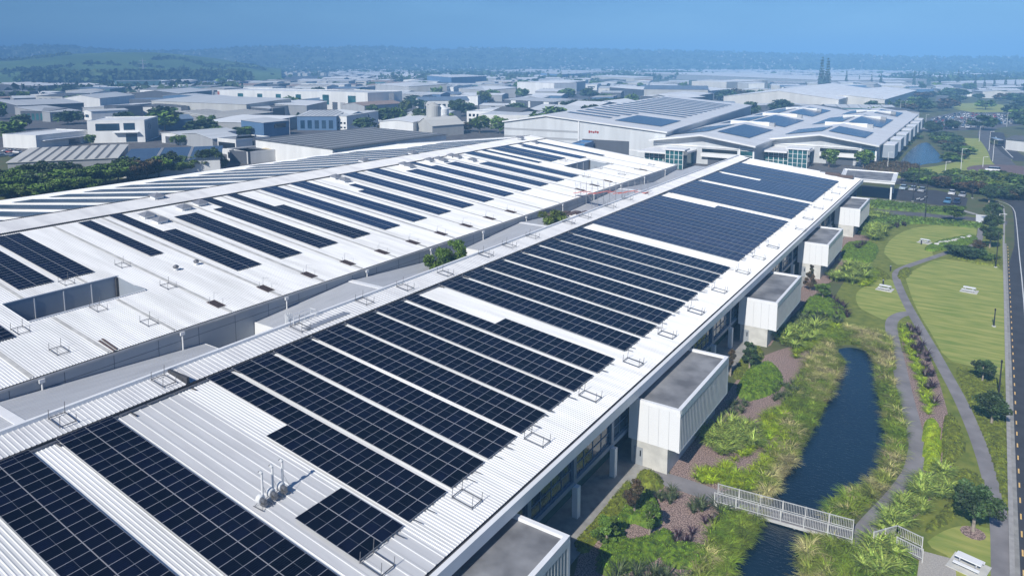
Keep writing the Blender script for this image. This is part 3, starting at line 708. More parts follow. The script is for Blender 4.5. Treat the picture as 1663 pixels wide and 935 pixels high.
# ================================================================== GROUND, ROADS, WATER
sheet('ground', [(-8450,-340),(8450,-340),(8450,9750),(-8450,9750)], -.02, 'ground_green')
sheet('yard_asphalt', [(-900,216),(-31,216.0),(-36,262),(-40,520),(-300,900),(-1500,1500),(-1500,140),(-205,140),(-205,216)], -.012, 'asphalt_pale')
LAWN_A = px([(1433,408),(1448,386),(1475,372),(1509,366),(1550,365),(1586,368),(1586,384),(1570,388),(1548,392),(1520,404),(1512,413),(1526,417),(1500,422),(1461,433),(1445,421)])
LAWN_B = px([(1484,438),(1524.6,419),(1567,425),(1628,431),(1631,470),(1632.5,540),(1634,612),(1600,600),(1576,594),(1536,584),(1512,540),(1494,512),(1482,487),(1475,465),(1470,450)])
LAWN_C = px([(1389,484),(1392,473),(1405,464),(1423,456),(1447,451),(1457,468),(1469,494),(1475,506),(1455,513),(1439,521),(1415,510),(1395,500)])
LAWN_D = px([(1501,883),(1520,868),(1540,858),(1562,852.6),(1590,854),(1611,858),(1616,935),(1617,990),(1552,990),(1551,908)])
for nm, p in (('lawn', LAWN_A), ('lawn', LAWN_B), ('lawn', LAWN_C), ('lawn', LAWN_D)): sheet(nm, p, .004, 'lawn', it=1)
ol = px([(1330,560),(1345,500),(1372,455),(1400,400),(1420,372),(1470,352),(1600,350),(1632,352),(1634,430),(1640,760),(1641,990),(1480,990),(1460,760),(1440,560)])
sheet('mown_bank', ol, -.008, 'mown_olive')
sheet('paved_pad', px([(1495,893),(1551,908),(1553,935),(1554,990),(1488,990),(1489.5,935)]), .012, 'pebble_concrete')
PATH1 = px([(1480,508),(1462,510),(1446,521),(1449,545),(1460,592),(1470,640),(1482,685),(1490,725),(1485,762),(1466,792),(1440,822),(1413,850),(1396,872),(1386,886)])
PATH2 = px([(1594,352),(1593,375),(1590,392),(1580,398),(1557,403.8),(1529.8,413),(1499,423.4),(1472,432.7),(1455,441),(1455,452),(1461,468),(1472,492),(1487,519),(1502,545),(1519,574),(1533,600),(1548,627),(1564,658),(1578,690),(1590,720),(1601,752),(1612,790),(1621,830),(1625,870),(1627,920),(1628,990)])
ribbon('path', PATH1, 1.75, .010, 'path_concrete', skirt=.03)
ribbon('path', PATH2, lambda t: 1.3+.25*t, .014, 'path_concrete', skirt=.03)
ribbon('path', px([(1005,758),(1040,766),(1085,779),(1120,790),(1150,801),(1168,809)]), 2.3, .020, 'path_concrete', skirt=.03)
XK = lambda y: 4.45+.0066*(y-60)
kl = [(XK(y), y) for y in range(30, 206, 8)]
ribbon('road', [(x+5.3, y) for x, y in kl]+[tuple(q)[:2] for q in px([(1668,338),(1648,326),(1620,318),(1570,309),(1520,303),(1470,298),(1440,296)])], lambda t: 10.2-3.8*min(1, max(0, (t-.62)/.12)), .006, 'asphalt', it=2)
ribbon('kerb_strip', kl+[tuple(q)[:2] for q in px([(1632,337),(1622,331)])], .38, .11, 'kerb', it=1, skirt=.12)
ribbon('channel', [(x+.38, y) for x, y in kl], .36, .015, 'concrete', it=1)
ribbon('kerb_berm', [(x-.75, y) for x, y in kl], .9, .012, 'kerb', it=1) if False else None
mb = MB(); y = 32.0
while y < 196:
    x = XK(y)+.72; mb.quad((x,y,.014),(x+.13,y,.014),(x+.14,y+1.0,.014),(x+.01,y+1.0,.014)); y += 3.0
tag(mb.build('yellow_dashes', 'line_yellow'), None, None, None, 'structure')
cl = px([(1668,560),(1661,466),(1655,410),(1650.6,358.7),(1647.5,340),(1637,331),(1617,325.5)])
ribbon('white_lane_line', cl, .16, .014, 'line_white', it=1)
# side drive and car park
ribbon('side_drive', px([(1395,340),(1440,345),(1500,349),(1560,353),(1600,358),(1636,362)]), 5.5, .004, 'asphalt_pale', it=1)
ribbon('footpath_strip', px([(1405,321.5),(1450,326),(1500,333),(1545,339),(1560,341),(1585,348)]), 1.6, .012, 'kerb', it=1)
ribbon('crossing', px([(1594,349),(1594.5,362)]), 2.6, .016, 'line_white', it=0)
sheet('car_park', px([(1400,300),(1448,306),(1470,306),(1520,309),(1555,316),(1572,322),(1567,340),(1530,334),(1480,327),(1400,318)]), .002, 'asphalt')
ribbon('road', px([(1430,298),(1457,293),(1510,288),(1555,283.5),(1602,276),(1640,272)]), 6.5, .005, 'asphalt_pale', it=2)
RB = G(1650, 279); sheet('roundabout', [(RB.x+16*math.cos(t*math.pi/12), RB.y+20*math.sin(t*math.pi/12)) for t in range(24)], .008, 'asphalt_red')
ribbon('road', px([(1640,274),(1626,262),(1622,250),(1612,236),(1601,224),(1600,214),(1610,205),(1640,200)]), 7.5, .003, 'asphalt_pale', it=2)
ribbon('road', px([(1663,262),(1645,252),(1632,240),(1622,228),(1618,215)]), 7, .009, 'asphalt', it=2)
ribbon('white_lane_line', px([(1645,256),(1632,243),(1622,232),(1617,222)]), .3, .018, 'line_white', it=1)
ribbon('verge_grass', px([(1430,285),(1500,280),(1560,274),(1605,262),(1612,250),(1600,238),(1585,225)]), 16, -.004, 'lawn', it=2)
ribbon('verge_grass', px([(1470,300),(1510,295),(1560,292),(1600,296),(1640,312),(1663,320)]), 12, -.006, 'lawn', it=2)
sheet('far_car_park', px([(1486,214),(1505,192),(1560,181),(1640,183),(1663,190),(1663,203),(1600,210),(1530,214)]), .001, 'asphalt_pale')
sheet('park_green', px([(1545,176),(1560,168),(1600,167),(1640,172),(1635,182),(1580,183)]), .002, 'lawn')
POND = px([(1358,568),(1373,584),(1373,597),(1362,612),(1352,630),(1346,648),(1337,664),(1333,676),(1322,695),(1308,720),(1284,757),(1267,786),(1254,816),(1236,842),(1226,870),(1210,893),(1192,915),(1186,940),(1176,1000),
           (1316,1000),(1302,940),(1298,912),(1304,886),(1323,871),(1335,842),(1352,821),(1369,809),(1393,796),(1415,783),(1429,762),(1437,735),(1438,708),(1434,678),(1429,650),(1424,625),(1418,606),(1420,594),(1416,580),(1405,570),(1390,565),(1374,564)])
sheet('pond_water', POND, .03, 'water_near', it=1)
POND2 = px([(1457,271),(1468,255),(1480,242),(1494,233),(1508,231),(1516,240),(1527,251),(1534,260),(1524,265),(1504,266),(1488,271),(1472,272)])
sheet('far_pond_water', POND2, .02, 'water_far', it=1)

# mulch beds
for nm, p in (('mulch_bed', [(930,945),(945,880),(1000,800),(1040,775),(1090,788),(1140,806),(1165,812),(1175,835),(1150,880),(1120,935),(1110,990),(900,990)]),
              ('mulch_bed', [(1083,772),(1100,748),(1140,690),(1180,640),(1215,590),(1245,575),(1290,560),(1320,540),(1330,580),(1310,640),(1270,700),(1240,750),(1205,790),(1165,800),(1120,785)]),
              ('mulch_bed', [(1245,572),(1270,530),(1330,470),(1375,440),(1400,400),(1440,365),(1420,345),(1380,360),(1330,420),(1300,450),(1240,540)]),
              ('mulch_bed', [(1470,520),(1485,530),(1520,600),(1545,690),(1550,760),(1520,800),(1480,850),(1420,870),(1400,862),(1440,830),(1490,770),(1497,725),(1482,640),(1462,560)])):
    sheet(nm, px(p), -.001, 'bark_mulch', it=1)

# ================================================================== PLANTS: masses
def mound(name, poly, h, m, label, cat='hedge', dens=60, leaf=.09, grid=.3, edge=.45, kind=None, seed=1, group=None, it=2):
    P = smooth_poly(poly, it); X0 = min(p.x for p in P); X1 = max(p.x for p in P); Y0 = min(p.y for p in P); Y1 = max(p.y for p in P)
    gx = np.arange(X0-grid, X1+2*grid, grid); gy = np.arange(Y0-grid, Y1+2*grid, grid); XX, YY = np.meshgrid(gx, gy)
    ins = inside(P, XX, YY); ed = edge_dist(P, XX, YY); rg = np.random.default_rng(seed)
    prof = np.where(ins, np.sqrt(np.clip(ed/edge, 0, 1))*h*(1+.16*np.sin(XX*1.7+1.3*np.sin(YY*1.1))+.12*np.sin(YY*2.3+XX)), -.05)+np.where(ins, rg.normal(0, .03, XX.shape), 0)
    ny, nx = XX.shape; idx = np.arange(ny*nx).reshape(ny, nx)
    keep = ins[:-1,:-1]|ins[1:,:-1]|ins[:-1,1:]|ins[1:,1:]
    q = np.stack([idx[:-1,:-1], idx[:-1,1:], idx[1:,1:], idx[1:,:-1]], -1)[keep]
    V = np.stack([XX, YY, prof], -1).reshape(-1, 3); used = np.unique(q); remap = -np.ones(len(V), int); remap[used] = np.arange(len(used))
    V = V[used]; Q = remap[q]; tv = np.clip(.42+.12*rg.normal(size=len(Q)), 0, 1)
    area = ins.sum()*grid*grid; n = int(area*dens)
    if n:
        cx = rg.uniform(X0, X1, n*3); cy = rg.uniform(Y0, Y1, n*3); k = inside(P, cx, cy); cx, cy = cx[k][:n], cy[k][:n]; n = len(cx)
        e2 = edge_dist(P, cx, cy); cz = np.sqrt(np.clip(e2/edge, 0, 1))*h*(1+.16*np.sin(cx*1.7+1.3*np.sin(cy*1.1))+.12*np.sin(cy*2.3+cx))+rg.uniform(0, leaf, n)
        LV, LQ = leafquads(np.stack([cx,cy,cz],-1), leaf*rg.uniform(.6,1.4,n), rg); LT = np.clip(.5+.22*rg.normal(size=n), 0, 1)
        Q = np.concatenate([Q, LQ+len(V)]); V = np.concatenate([V, LV]); tv = np.concatenate([tv, LT])
    o = npmesh(name, V, Q, m, tv); tag(o, label, cat, group, kind); return o
def leafquads(c, s, rg, up=.35, asp=1.6):
    n = len(c); a = rg.normal(size=(n,3)); a /= np.linalg.norm(a, axis=1)[:,None]; b = rg.normal(size=(n,3)); b[:,2] += up
    b -= a*(a*b).sum(1)[:,None]; b /= np.linalg.norm(b, axis=1)[:,None]+1e-9; s = s[:,None]
    V = np.stack([c-a*s*asp/2-b*s*.25, c-b*s*.5+a*0, c+a*s*asp/2+b*s*.25, c+b*s*.5], 1).reshape(-1,3)
    return V, np.arange(4*n).reshape(n,4)
def bladeset(base, direc, ln, w, rg, segs=3, droop=1.0):
    """arching strips: base (n,3), horizontal unit direction (n,2), length, width"""
    n = len(base); ts = np.linspace(0, 1, segs+1); d3 = np.concatenate([direc, np.zeros((n,1))], 1); side = np.stack([-direc[:,1], direc[:,0], np.zeros(n)], 1)
    Vs = []
    for t in ts:
        p = base+d3*(ln*(.25*t+.55*droop*t*t))[:,None]; p[:,2] += ln*(1.0*t-.62*droop*t*t); ww = (w*(1-t*.85))[:,None]
        Vs += [p-side*ww/2, p+side*ww/2]
    V = np.stack(Vs, 1).reshape(-1,3); k = 2*(segs+1); Q = []
    for i in range(segs): Q.append(np.stack([np.arange(n)*k+2*i, np.arange(n)*k+2*i+1, np.arange(n)*k+2*i+3, np.arange(n)*k+2*i+2], 1))
    return V, np.concatenate(Q)
def tussocks(name, centers, size, per, m, label, seed=1, lean=(0,0), w=.03, kind='stuff', segs=3, z=0.0, cat=None):
    rg = np.random.default_rng(seed); C0 = np.asarray([(p[0],p[1]) for p in centers]); n = len(C0)
    sz = size*rg.uniform(.7,1.25,n); cen = np.repeat(C0, per, 0); s = np.repeat(sz, per)
    th = rg.uniform(0, 2*np.pi, n*per); d = np.stack([np.cos(th), np.sin(th)], 1)+np.asarray(lean); d /= np.linalg.norm(d, axis=1)[:,None]
    off = d*(rg.uniform(0,.22,n*per)*s)[:,None]; base = np.concatenate([cen+off, np.full((n*per,1), z)], 1)
    ln = s*rg.uniform(.7,1.2,n*per); V, Q = bladeset(base, d, ln, w*rg.uniform(.7,1.4,n*per), rg, segs)
    tq = np.tile(np.clip(np.repeat(rg.uniform(.15,.75,n), per)+rg.normal(0,.2,n*per), 0, 1), segs)
    o = npmesh(name, V, Q, m, tq); tag(o, label, cat, None, kind); return o
def scatter(poly, spacing, seed=1, it=1):
    P = smooth_poly(poly, it) if it else poly; rg = np.random.default_rng(seed); X0 = min(p[0] for p in P); X1 = max(p[0] for p in P); Y0 = min(p[1] for p in P); Y1 = max(p[1] for p in P)
    gx, gy = np.meshgrid(np.arange(X0, X1, spacing), np.arange(Y0, Y1, spacing)); gx = gx+rg.uniform(-.45,.45,gx.shape)*spacing; gy = gy+rg.uniform(-.45,.45,gy.shape)*spacing
    k = inside(P, gx, gy); return np.stack([gx[k], gy[k]], 1)
# clipped hedge mats round the near garden
mound('hedge_mat', px([(985,870),(1000,842),(1020,815),(1040,800),(1062,812),(1068,845),(1058,862),(1035,848),(1018,852),(1010,868),(1022,880),(1048,872),(1080,860),(1100,875),(1090,895),(1060,910),(1030,925),(985,940),(965,920)]), .55, 'hedge_mat', 'clipped dark green groundcover hooked round a bark patch with a sapling', 'hedge')
mound('hedge_mat', px([(1072,905),(1085,888),(1110,880),(1140,885),(1155,900),(1145,920),(1115,925),(1085,920)]), .5, 'hedge_mat', 'kidney shaped clipped green mound between bark and the lower grasses', 'hedge', seed=2)
mound('hedge_mat', px([(1041,812),(1050,805),(1065,812),(1073,835),(1073,852),(1055,858),(1045,840)]), .8, 'hedge_mat', 'tall narrow clipped green mound beside the bark heart shape', 'hedge', seed=3)
mound('hedge_mat', px([(930,885),(940,872),(975,835),(1000,800),(1020,780),(1030,790),(1020,812),(1000,838),(985,856),(965,880),(945,905)]), .5, 'hedge_olive', 'long olive groundcover strip beside the paved building walkway', 'hedge', seed=4)
mound('hedge_mat', px([(1030,775),(1045,770),(1060,773),(1077,780),(1075,792),(1060,800),(1045,800),(1035,792)]), .8, 'hedge_olive', 'small rounded olive hedge beside the concrete path near the pod base', 'hedge', seed=5)
mound('hedge_mat', px([(1198,625),(1212,603),(1232,592),(1250,590),(1268,605),(1272,622),(1262,636),(1240,645),(1215,652),(1198,645)]), .6, 'hedge_mat', 'oval clipped green mound ringed by pink bark between two pods', 'hedge', seed=6)
mound('hedge_mat', px([(1190,610),(1198,590),(1215,568),(1235,565),(1242,580),(1225,595),(1210,604),(1200,620)]), .6, 'hedge_olive', 'olive groundcover strip behind the oval clipped mound', 'hedge', seed=7)
mound('hedge_mat', px([(1303,500),(1315,480),(1350,485),(1370,500),(1378,515),(1360,520),(1330,510),(1305,512)]), .6, 'hedge_mat', 'bright green low shrub sheet behind the second pod from the far end', 'hedge', seed=8, dens=30)
mound('hedge_mat', px([(1370,395),(1400,392),(1428,398),(1422,420),(1412,428),(1385,424),(1365,422)]), .5, 'hedge_mat', 'flat clipped green bed with a dark step edge near the curving lawn', 'hedge', seed=9, dens=25)
mound('hedge_mat', px([(1365,425),(1390,428),(1412,432),(1440,442),(1447,455),(1420,455),(1395,462),(1375,452)]), .35, 'hedge_olive', 'brownish olive groundcover between the flax clump and the path bend', 'hedge', seed=10, dens=25)
mound('hedge_mat', px([(1457,443),(1466,436),(1478,437),(1481,443),(1472,452),(1460,455)]), .4, 'hedge_olive', 'tiny olive leaf shaped bed at the fork of the path', 'hedge', seed=11, dens=30)
mound('hedge_mat', px([(1498,405),(1512,396),(1550,386),(1586,382),(1587,393),(1570,399),(1540,404),(1515,410)]), .5, 'hedge_mat', 'long green bed with a row of pale rocks dividing the upper lawn', 'hedge', seed=12, dens=20)
mound('hedge_mat', px([(1532,412),(1556,404),(1575,402),(1600,420),(1629,424),(1629,433),(1600,431),(1565,424)]), .4, 'hedge_olive', 'olive bed under the dark shrub beside the lower lawn edge', 'hedge', seed=13, dens=20)
mound('hedge_mat', px([(1497,690),(1510,684),(1522,686),(1527,700),(1527,745),(1522,762),(1508,766),(1500,762),(1502,730)]), .7, 'lime_grass', 'smooth bright lime clipped hedge on the inside of the path bend', 'hedge', seed=14, dens=90, leaf=.06)
mound('hedge_mat', px([(1530,680),(1545,670),(1556,690),(1566,715),(1565,735),(1556,745),(1540,760),(1530,750)]), .5, 'hedge_olive', 'rough green shrub bed between the lime hedge and the straight path', 'hedge', seed=15)
mound('hedge_mat', px([(1556,760),(1575,764),(1595,775),(1600,790),(1596,812),(1560,830),(1540,850),(1505,868),(1500,855),(1530,832),(1548,800)]), .35, 'hedge_olive', 'olive groundcover behind the round dark tree in its bark ring', 'hedge', seed=16, dens=30)
mound('hedge_mat', px([(1546,594),(1575,600),(1631,616),(1634,680),(1637,790),(1633,830),(1625,800),(1611,745),(1592,695),(1570,645)]), .18, 'hedge_olive', 'long olive verge between the straight path and the road kerb', 'hedge', seed=17, dens=20, leaf=.1, grid=.22, edge=.3)
mound('hedge_mat', px([(1488,905),(1480,895),(1468,888),(1445,892),(1420,895),(1400,892),(1396,920),(1396,990),(1488,990)]), .3, 'hedge_mat', 'green groundcover patch beside the pebble paving at the bottom edge', 'hedge', seed=18, dens=40)
# long beds between side drive and car park
mound('planted_bed', px([(1412,327),(1450,331),(1500,337),(1545,343),(1548,351),(1500,345),(1450,341),(1412,338)]), .8, 'leaf_green', 'long leafy planting strip between the car park and the side drive', 'hedge', seed=19, dens=16, leaf=.28, grid=.6)
mound('planted_bed', px([(1405,352),(1450,353),(1500,357),(1560,363),(1600,366),(1600,371),(1540,367),(1480,362),(1440,372),(1400,385),(1392,372)]), .6, 'leaf_green', 'leafy strip between the side drive and the curving upper lawn', 'hedge', seed=20, dens=14, leaf=.28, grid=.6)
# tall lime grass drifts
LG = [[(1128,775),(1145,760),(1175,758),(1195,745),(1225,735),(1243,722),(1262,706),(1275,690),(1284,670),(1275,665),(1255,668),(1236,680),(1240,700),(1228,715),(1205,735),(1190,745),(1185,765),(1170,785),(1140,788)],
      [(1283,590),(1300,575),(1325,565),(1345,560),(1355,545),(1362,528),(1350,522),(1335,530),(1330,545),(1310,555),(1290,572)],
      [(1463,532),(1470,527),(1479,547),(1489,580),(1503,620),(1513,650),(1516,680),(1506,682),(1499,650),(1488,615),(1476,580),(1467,555)],
      [(1407,434),(1422,438),(1424,455),(1410,466),(1395,466),(1400,452)],
      [(1170,775),(1190,768),(1215,770),(1235,752),(1262,715),(1285,700),(1292,712),(1270,745),(1250,775),(1240,795),(1200,798),(1170,795)]]
LGL = ['lime green arching grass drift below the big striped flax', 'lime green grass drift at the head of the pond', 'lime green grass hedge along the inner pond path', 'small lime grass drift by the upper picnic lawn', 'lime green grass on the bank beside the footbridge']
for i, p in enumerate(LG): tussocks('lime_grass', scatter(px(p), .55 if i != 2 else .62, i), 1.05, 40, 'lime_grass', LGL[i], seed=20+i, w=.07)
# banks of tussock
BK = {'L': [(1330,560),(1352,572),(1368,590),(1362,606),(1350,628),(1340,655),(1328,676),(1314,702),(1298,728),(1276,762),(1258,792),(1245,812),(1225,812),(1240,775),(1262,735),(1278,700),(1262,690),(1268,660),(1285,640),(1300,600),(1318,575)],
      'L2': [(1165,830),(1195,822),(1225,833),(1240,840),(1226,868),(1206,893),(1189,915),(1183,940),(1172,1000),(1110,1000),(1125,935),(1150,880),(1160,850)],
      'T': [(1330,545),(1350,540),(1380,532),(1420,540),(1445,545),(1452,580),(1455,600),(1440,606),(1428,600),(1418,575),(1400,563),(1380,557),(1360,562),(1345,568)],
      'R': [(1422,600),(1436,602),(1450,617),(1459,650),(1469,690),(1474,728),(1466,756),(1447,780),(1420,808),(1396,832),(1378,848),(1340,848),(1340,838),(1360,812),(1380,800),(1412,788),(1432,765),(1442,735),(1443,705),(1438,675),(1432,645)],
      'R2': [(1303,890),(1320,876),(1340,872),(1370,880),(1392,895),(1395,940),(1395,1000),(1318,1000),(1304,940)]}
BL = {'L': 'tan and green tussock grass on the building side bank of the pond', 'L2': 'pale tussock grass spilling to the water below the footbridge', 'T': 'dull green tussock grass round the head of the pond', 'R': 'tan tussock grass belt along the path side of the pond', 'R2': 'big tan tussock mass at the bottom by the water'}
k = 0
for key, p in BK.items():
    pts = scatter(px(p), .60, 40+k); n = len(pts); rg = np.random.default_rng(k); lean = (.55,-.15) if key in ('L','L2') else (-.55,-.2)
    sel = (np.sin(pts[:,0]*.55+pts[:,1]*.23)+.5*np.sin(pts[:,1]*.7)+rg.normal(0,.5,n)) > .1
    tussocks('tussock_grass', pts[sel], 1.35, 46, 'tussock_tan', BL[key], seed=60+k, lean=lean, w=.07)
    tussocks('tussock_grass', pts[~sel], 1.2, 46, 'tussock_green', BL[key].replace('tan and green','greener').replace('tan ','green ').replace('pale','green').replace('dull green','darker')+', the greener growth', seed=90+k, lean=lean, w=.07); k += 1
BANKB = MB()
# dark soil under the banks
for i, key in enumerate(BK): mound('bank_soil', px(BK[key]), .32, 'mown_olive', None, None, dens=0, grid=.5, edge=1.2, kind='structure', seed=i)

# ================================================================== PLANTS: individual
def flaxmesh(seed, n=46, ln=1.7, w=.12):
    rg = np.random.default_rng(seed); th = rg.uniform(0, 2*np.pi, n); d = np.stack([np.cos(th), np.sin(th)], 1)
    base = np.concatenate([d*rg.uniform(0,.22,n)[:,None], np.zeros((n,1))], 1); l = ln*rg.uniform(.6,1.1,n)
    dr = .5+.5*rg.random(); V, Q = bladeset(base, d, l, w*rg.uniform(.7,1.2,n), rg, 4, droop=dr); T = np.tile(np.clip(.5+.25*rg.normal(size=n), 0, 1), 4); return V, Q, T
FM = {}
for m in ('flax_green','flax_dark','flax_purple'):
    FM[m] = []
    for s in range(4):
        V, Q, T = flaxmesh(s+hash(m)%1 + {'flax_green':0,'flax_dark':10,'flax_purple':20}[m], 84 if m == 'flax_green' else 50); FM[m].append(npmesh(m, V, Q, m, T, link=False))
def flax(x, y, m, s, label, group):
    o = bpy.data.objects.new('flax_plant', random.choice(FM[m])); C.objects.link(o); o.location = (x,y,0); o.rotation_euler = (0,0,random.uniform(0,6.3)); o.scale = (s,s,s*random.uniform(.85,1.1)); tag(o, label, 'flax plant', group); return o
FLX = [('flax_green', [(1140,718),(1155,692),(1185,684),(1215,690),(1238,708),(1225,722),(1200,735),(1170,748),(1148,742)], 1.15, 'green striped flax in the big clump below the largest pod screen', 'big flax clump by the largest pod'),
       ('flax_green', [(1268,560),(1275,540),(1300,528),(1325,530),(1342,545),(1335,560),(1305,568),(1285,570)], 1.15, 'green striped flax in the clump beside the middle pod base', 'flax clump by the middle pod'),
       ('flax_green', [(1345,458),(1355,440),(1375,430),(1400,433),(1412,445),(1400,460),(1370,465)], 1.2, 'green striped flax in the round clump by the fourth pod', 'flax clump by the fourth pod'),
       ('flax_green', [(1398,386),(1405,374),(1425,368),(1445,374),(1440,388),(1415,392)], 1.2, 'green flax in the clump below the farthest pod', 'flax clump by the farthest pod'),
       ('flax_green', [(1400,345),(1420,342),(1440,352),(1435,360),(1408,360)], 1.2, 'green flax beside the side drive at the farthest pod corner', 'flax by the side drive'),
       ('flax_green', [(1425,866),(1435,845),(1460,822),(1485,795),(1510,768),(1535,765),(1560,775),(1555,790),(1530,812),(1500,835),(1480,850),(1460,865)], 1.0, 'silvery green flax in the long bed between the bend path and the lower lawn', 'long flax bed by the lower lawn'),
       ('flax_green', [(1398,900),(1420,880),(1450,885),(1468,900),(1465,930),(1440,950),(1405,950)], 1.05, 'large spiky flax in front of the short boardwalk rail', 'flax by the short boardwalk'),
       ('flax_dark', [(1060,812),(1080,795),(1105,800),(1115,815),(1100,825),(1075,825)], .8, 'dark green flax between the hedge mound and the bark bed', 'dark flax by the path corner'),
       ('flax_dark', [(1115,818),(1140,810),(1150,828),(1135,838),(1118,832)], .8, 'dark flax on the bark left of the footbridge end', 'dark flax left of the footbridge'),
       ('flax_dark', [(1155,818),(1175,812),(1188,830),(1170,842),(1155,835)], .95, 'dark flax hard against the footbridge railing', 'dark flax at the footbridge railing'),
       ('flax_dark', [(990,925),(1030,922),(1065,925),(1100,935),(1120,950),(1060,965),(990,960)], .9, 'dark spiky flax along the bottom picture edge below the clipped mounds', 'dark flax along the bottom edge'),
       ('flax_dark', [(1245,640),(1265,625),(1290,622),(1305,632),(1290,650),(1262,655)], .75, 'dark flax at the corner of the oval clipped mound', 'dark flax by the oval mound'),
       ('flax_dark', [(1178,662),(1195,652),(1215,655),(1210,672),(1185,675)], .7, 'dark flax on bark under the largest pod shadow', 'dark flax by the pod shadow'),
       ('flax_purple', [(1140,850),(1150,840),(1170,850),(1160,862)], .8, 'purple flax on the bark edge above the pale tussocks', 'purple flax above the tussocks'),
       ('flax_purple', [(1090,868),(1125,868),(1120,885),(1095,885)], .6, 'purple flax tuft on the bark between two clipped mounds', 'purple flax tufts'),
       ('flax_purple', [(1475,535),(1490,535),(1505,575),(1515,610),(1525,650),(1520,668),(1508,640),(1495,600),(1480,565)], .75, 'purple flax row between the two garden paths', 'purple flax between the paths'),
       ('flax_purple', [(1340,490),(1355,485),(1375,498),(1378,515),(1368,525),(1355,510)], .75, 'purple flax beside the bright low shrub sheet', 'purple flax by the low shrubs'),
       ('flax_dark', [(1290,520),(1310,508),(1345,512),(1372,522),(1360,532),(1320,525)], .75, 'dusky flax strip in front of the middle pod mulch', 'dusky flax strip'),
       ('flax_purple', [(1386,400),(1402,394),(1408,404),(1395,410)], .8, 'purple flax at the foot of the fourth pod wall', 'purple flax by the fourth pod'),
       ('flax_purple', [(1434,366),(1470,360),(1472,368),(1440,374)], .7, 'purple brown flax heap beside the curving lawn tip', 'purple flax by the lawn tip')]
for i, (m, poly, s, lab, grp) in enumerate(FLX):
    P = px(poly); sp = 1.12*s if m == 'flax_green' else 1.2*s
    if m == 'flax_green': s *= 1.15
    if P[0].y > 100: sp *= 1.5; s *= 1.25
    pts = scatter(P, sp, 300+i, it=0)
    for x, y in pts: flax(x, y, m, s*random.uniform(.8,1.15), lab, grp)

def treemesh(seed, n=1400, kind='round', leaf=.16):
    rg = np.random.default_rng(seed); pts = []
    if kind == 'round':
        nc = 34; c = rg.normal(size=(nc,3)); c /= np.linalg.norm(c, axis=1)[:,None]; c *= (rg.uniform(.35,.86,nc)**.7)[:,None]; c[:,2] = c[:,2]*.85; c *= rg.uniform(.85,1.12,(nc,1))
        r = rg.uniform(.2,.36,nc)
    elif kind == 'loose':
        nc = 26; z = rg.uniform(-.9,.95,nc); rr = (.75-.35*abs(z))*rg.uniform(.2,1,nc); th = rg.uniform(0,6.28,nc); c = np.stack([rr*np.cos(th), rr*np.sin(th), z], 1); r = rg.uniform(.14,.30,nc)
    elif kind == 'cone':
        nc = 30; z = rg.uniform(-1,1,nc); rr = (.08+.30*(1-z))*rg.uniform(.3,1,nc); th = rg.uniform(0,6.28,nc); c = np.stack([rr*np.cos(th), rr*np.sin(th), z], 1); r = .10+.12*(1-z)/2
    elif kind == 'shrub':
        nc = 20; th = rg.uniform(0,6.28,nc); rr = rg.uniform(0,.75,nc); c = np.stack([rr*np.cos(th), rr*np.sin(th), rg.uniform(-.6,.45,nc)*(1-rr*.5)], 1); r = rg.uniform(.25,.42,nc)
    elif kind == 'pine':
        cs = []; rs = []
        for t in range(11):
            z = -1+t*.19; R_ = .46*(1-t/12.5)
            for k in range(7): a = k*.9+t*.5; cs.append((R_*.75*math.cos(a), R_*.75*math.sin(a), z+.02)); rs.append((R_*.36+.03))
        c = np.asarray(cs); r = np.asarray(rs); nc = len(cs)
    k = rg.choice(nc, n, p=(r**2)/(r**2).sum()); d = rg.normal(size=(n,3)); d /= np.linalg.norm(d, axis=1)[:,None]
    sc = np.array([1,1,.30 if kind == 'pine' else .8]); P = c[k]+d*(r[k]*rg.uniform(.55,1.05,n))[:,None]*sc
    V, Q = leafquads(P, leaf*rg.uniform(.6,1.5,n), rg, up=.6); ct = rg.uniform(.2,.8,nc); T = np.clip(ct[k]+.12*rg.normal(size=n), 0, 1); return V, Q, T
TM = {}
def crown(kind, m, lod):
    key = (kind, m, lod)
    if key not in TM:
        n = {0: 5200, 1: 1700, 2: 520}[lod]; lf = {0: .075, 1: .13, 2: .24}[lod]; TM[key] = []
        if kind == 'pine': n, lf = 420, .13
        for s in range(3):
            V, Q, T = treemesh(s*7+len(TM), n, kind, lf); TM[key].append(npmesh('crown', V, Q, m, T, link=False))
    return random.choice(TM[key])
TRK = {}
def trunk(pale):
    if pale not in TRK:
        g = MB(); g.cyl((0,0,0),(0.02,0,.55),.05,.035,seg=7); g.cyl((0.02,0,.5),(.0,.03,1.0),.035,.02,seg=6)
        for a in range(4): t = a*1.6; g.cyl((0.01,0,.42+.07*a),(.22*math.cos(t),.22*math.sin(t),.72+.07*a),.02,.008,seg=5)
        me = bpy.data.meshes.new('trunk'); me.from_pydata(g.v, [], g.f); me.materials.append(M('bark_pale' if pale else 'bark')); TRK[pale] = me
    return TRK[pale]
def tree(name, x, y, H, rw, kind='round', m='leaf_green', label=None, lod=1, trunk_h=.3, group=None, cat='tree', pale=False, z=0):
    e = empty(name, (x,y,z), random.uniform(0,6.28), label, cat, group)
    t = bpy.data.objects.new('trunk', trunk(pale)); C.objects.link(t); t.parent = e; ch = H*(1-trunk_h); t.scale = (H*.75,H*.75,H*(trunk_h+.4))
    c = bpy.data.objects.new('crown', crown(kind, m, lod)); C.objects.link(c); c.parent = e; c.location = (0,0,H*trunk_h+ch/2); c.scale = (rw,rw,ch/2); return e
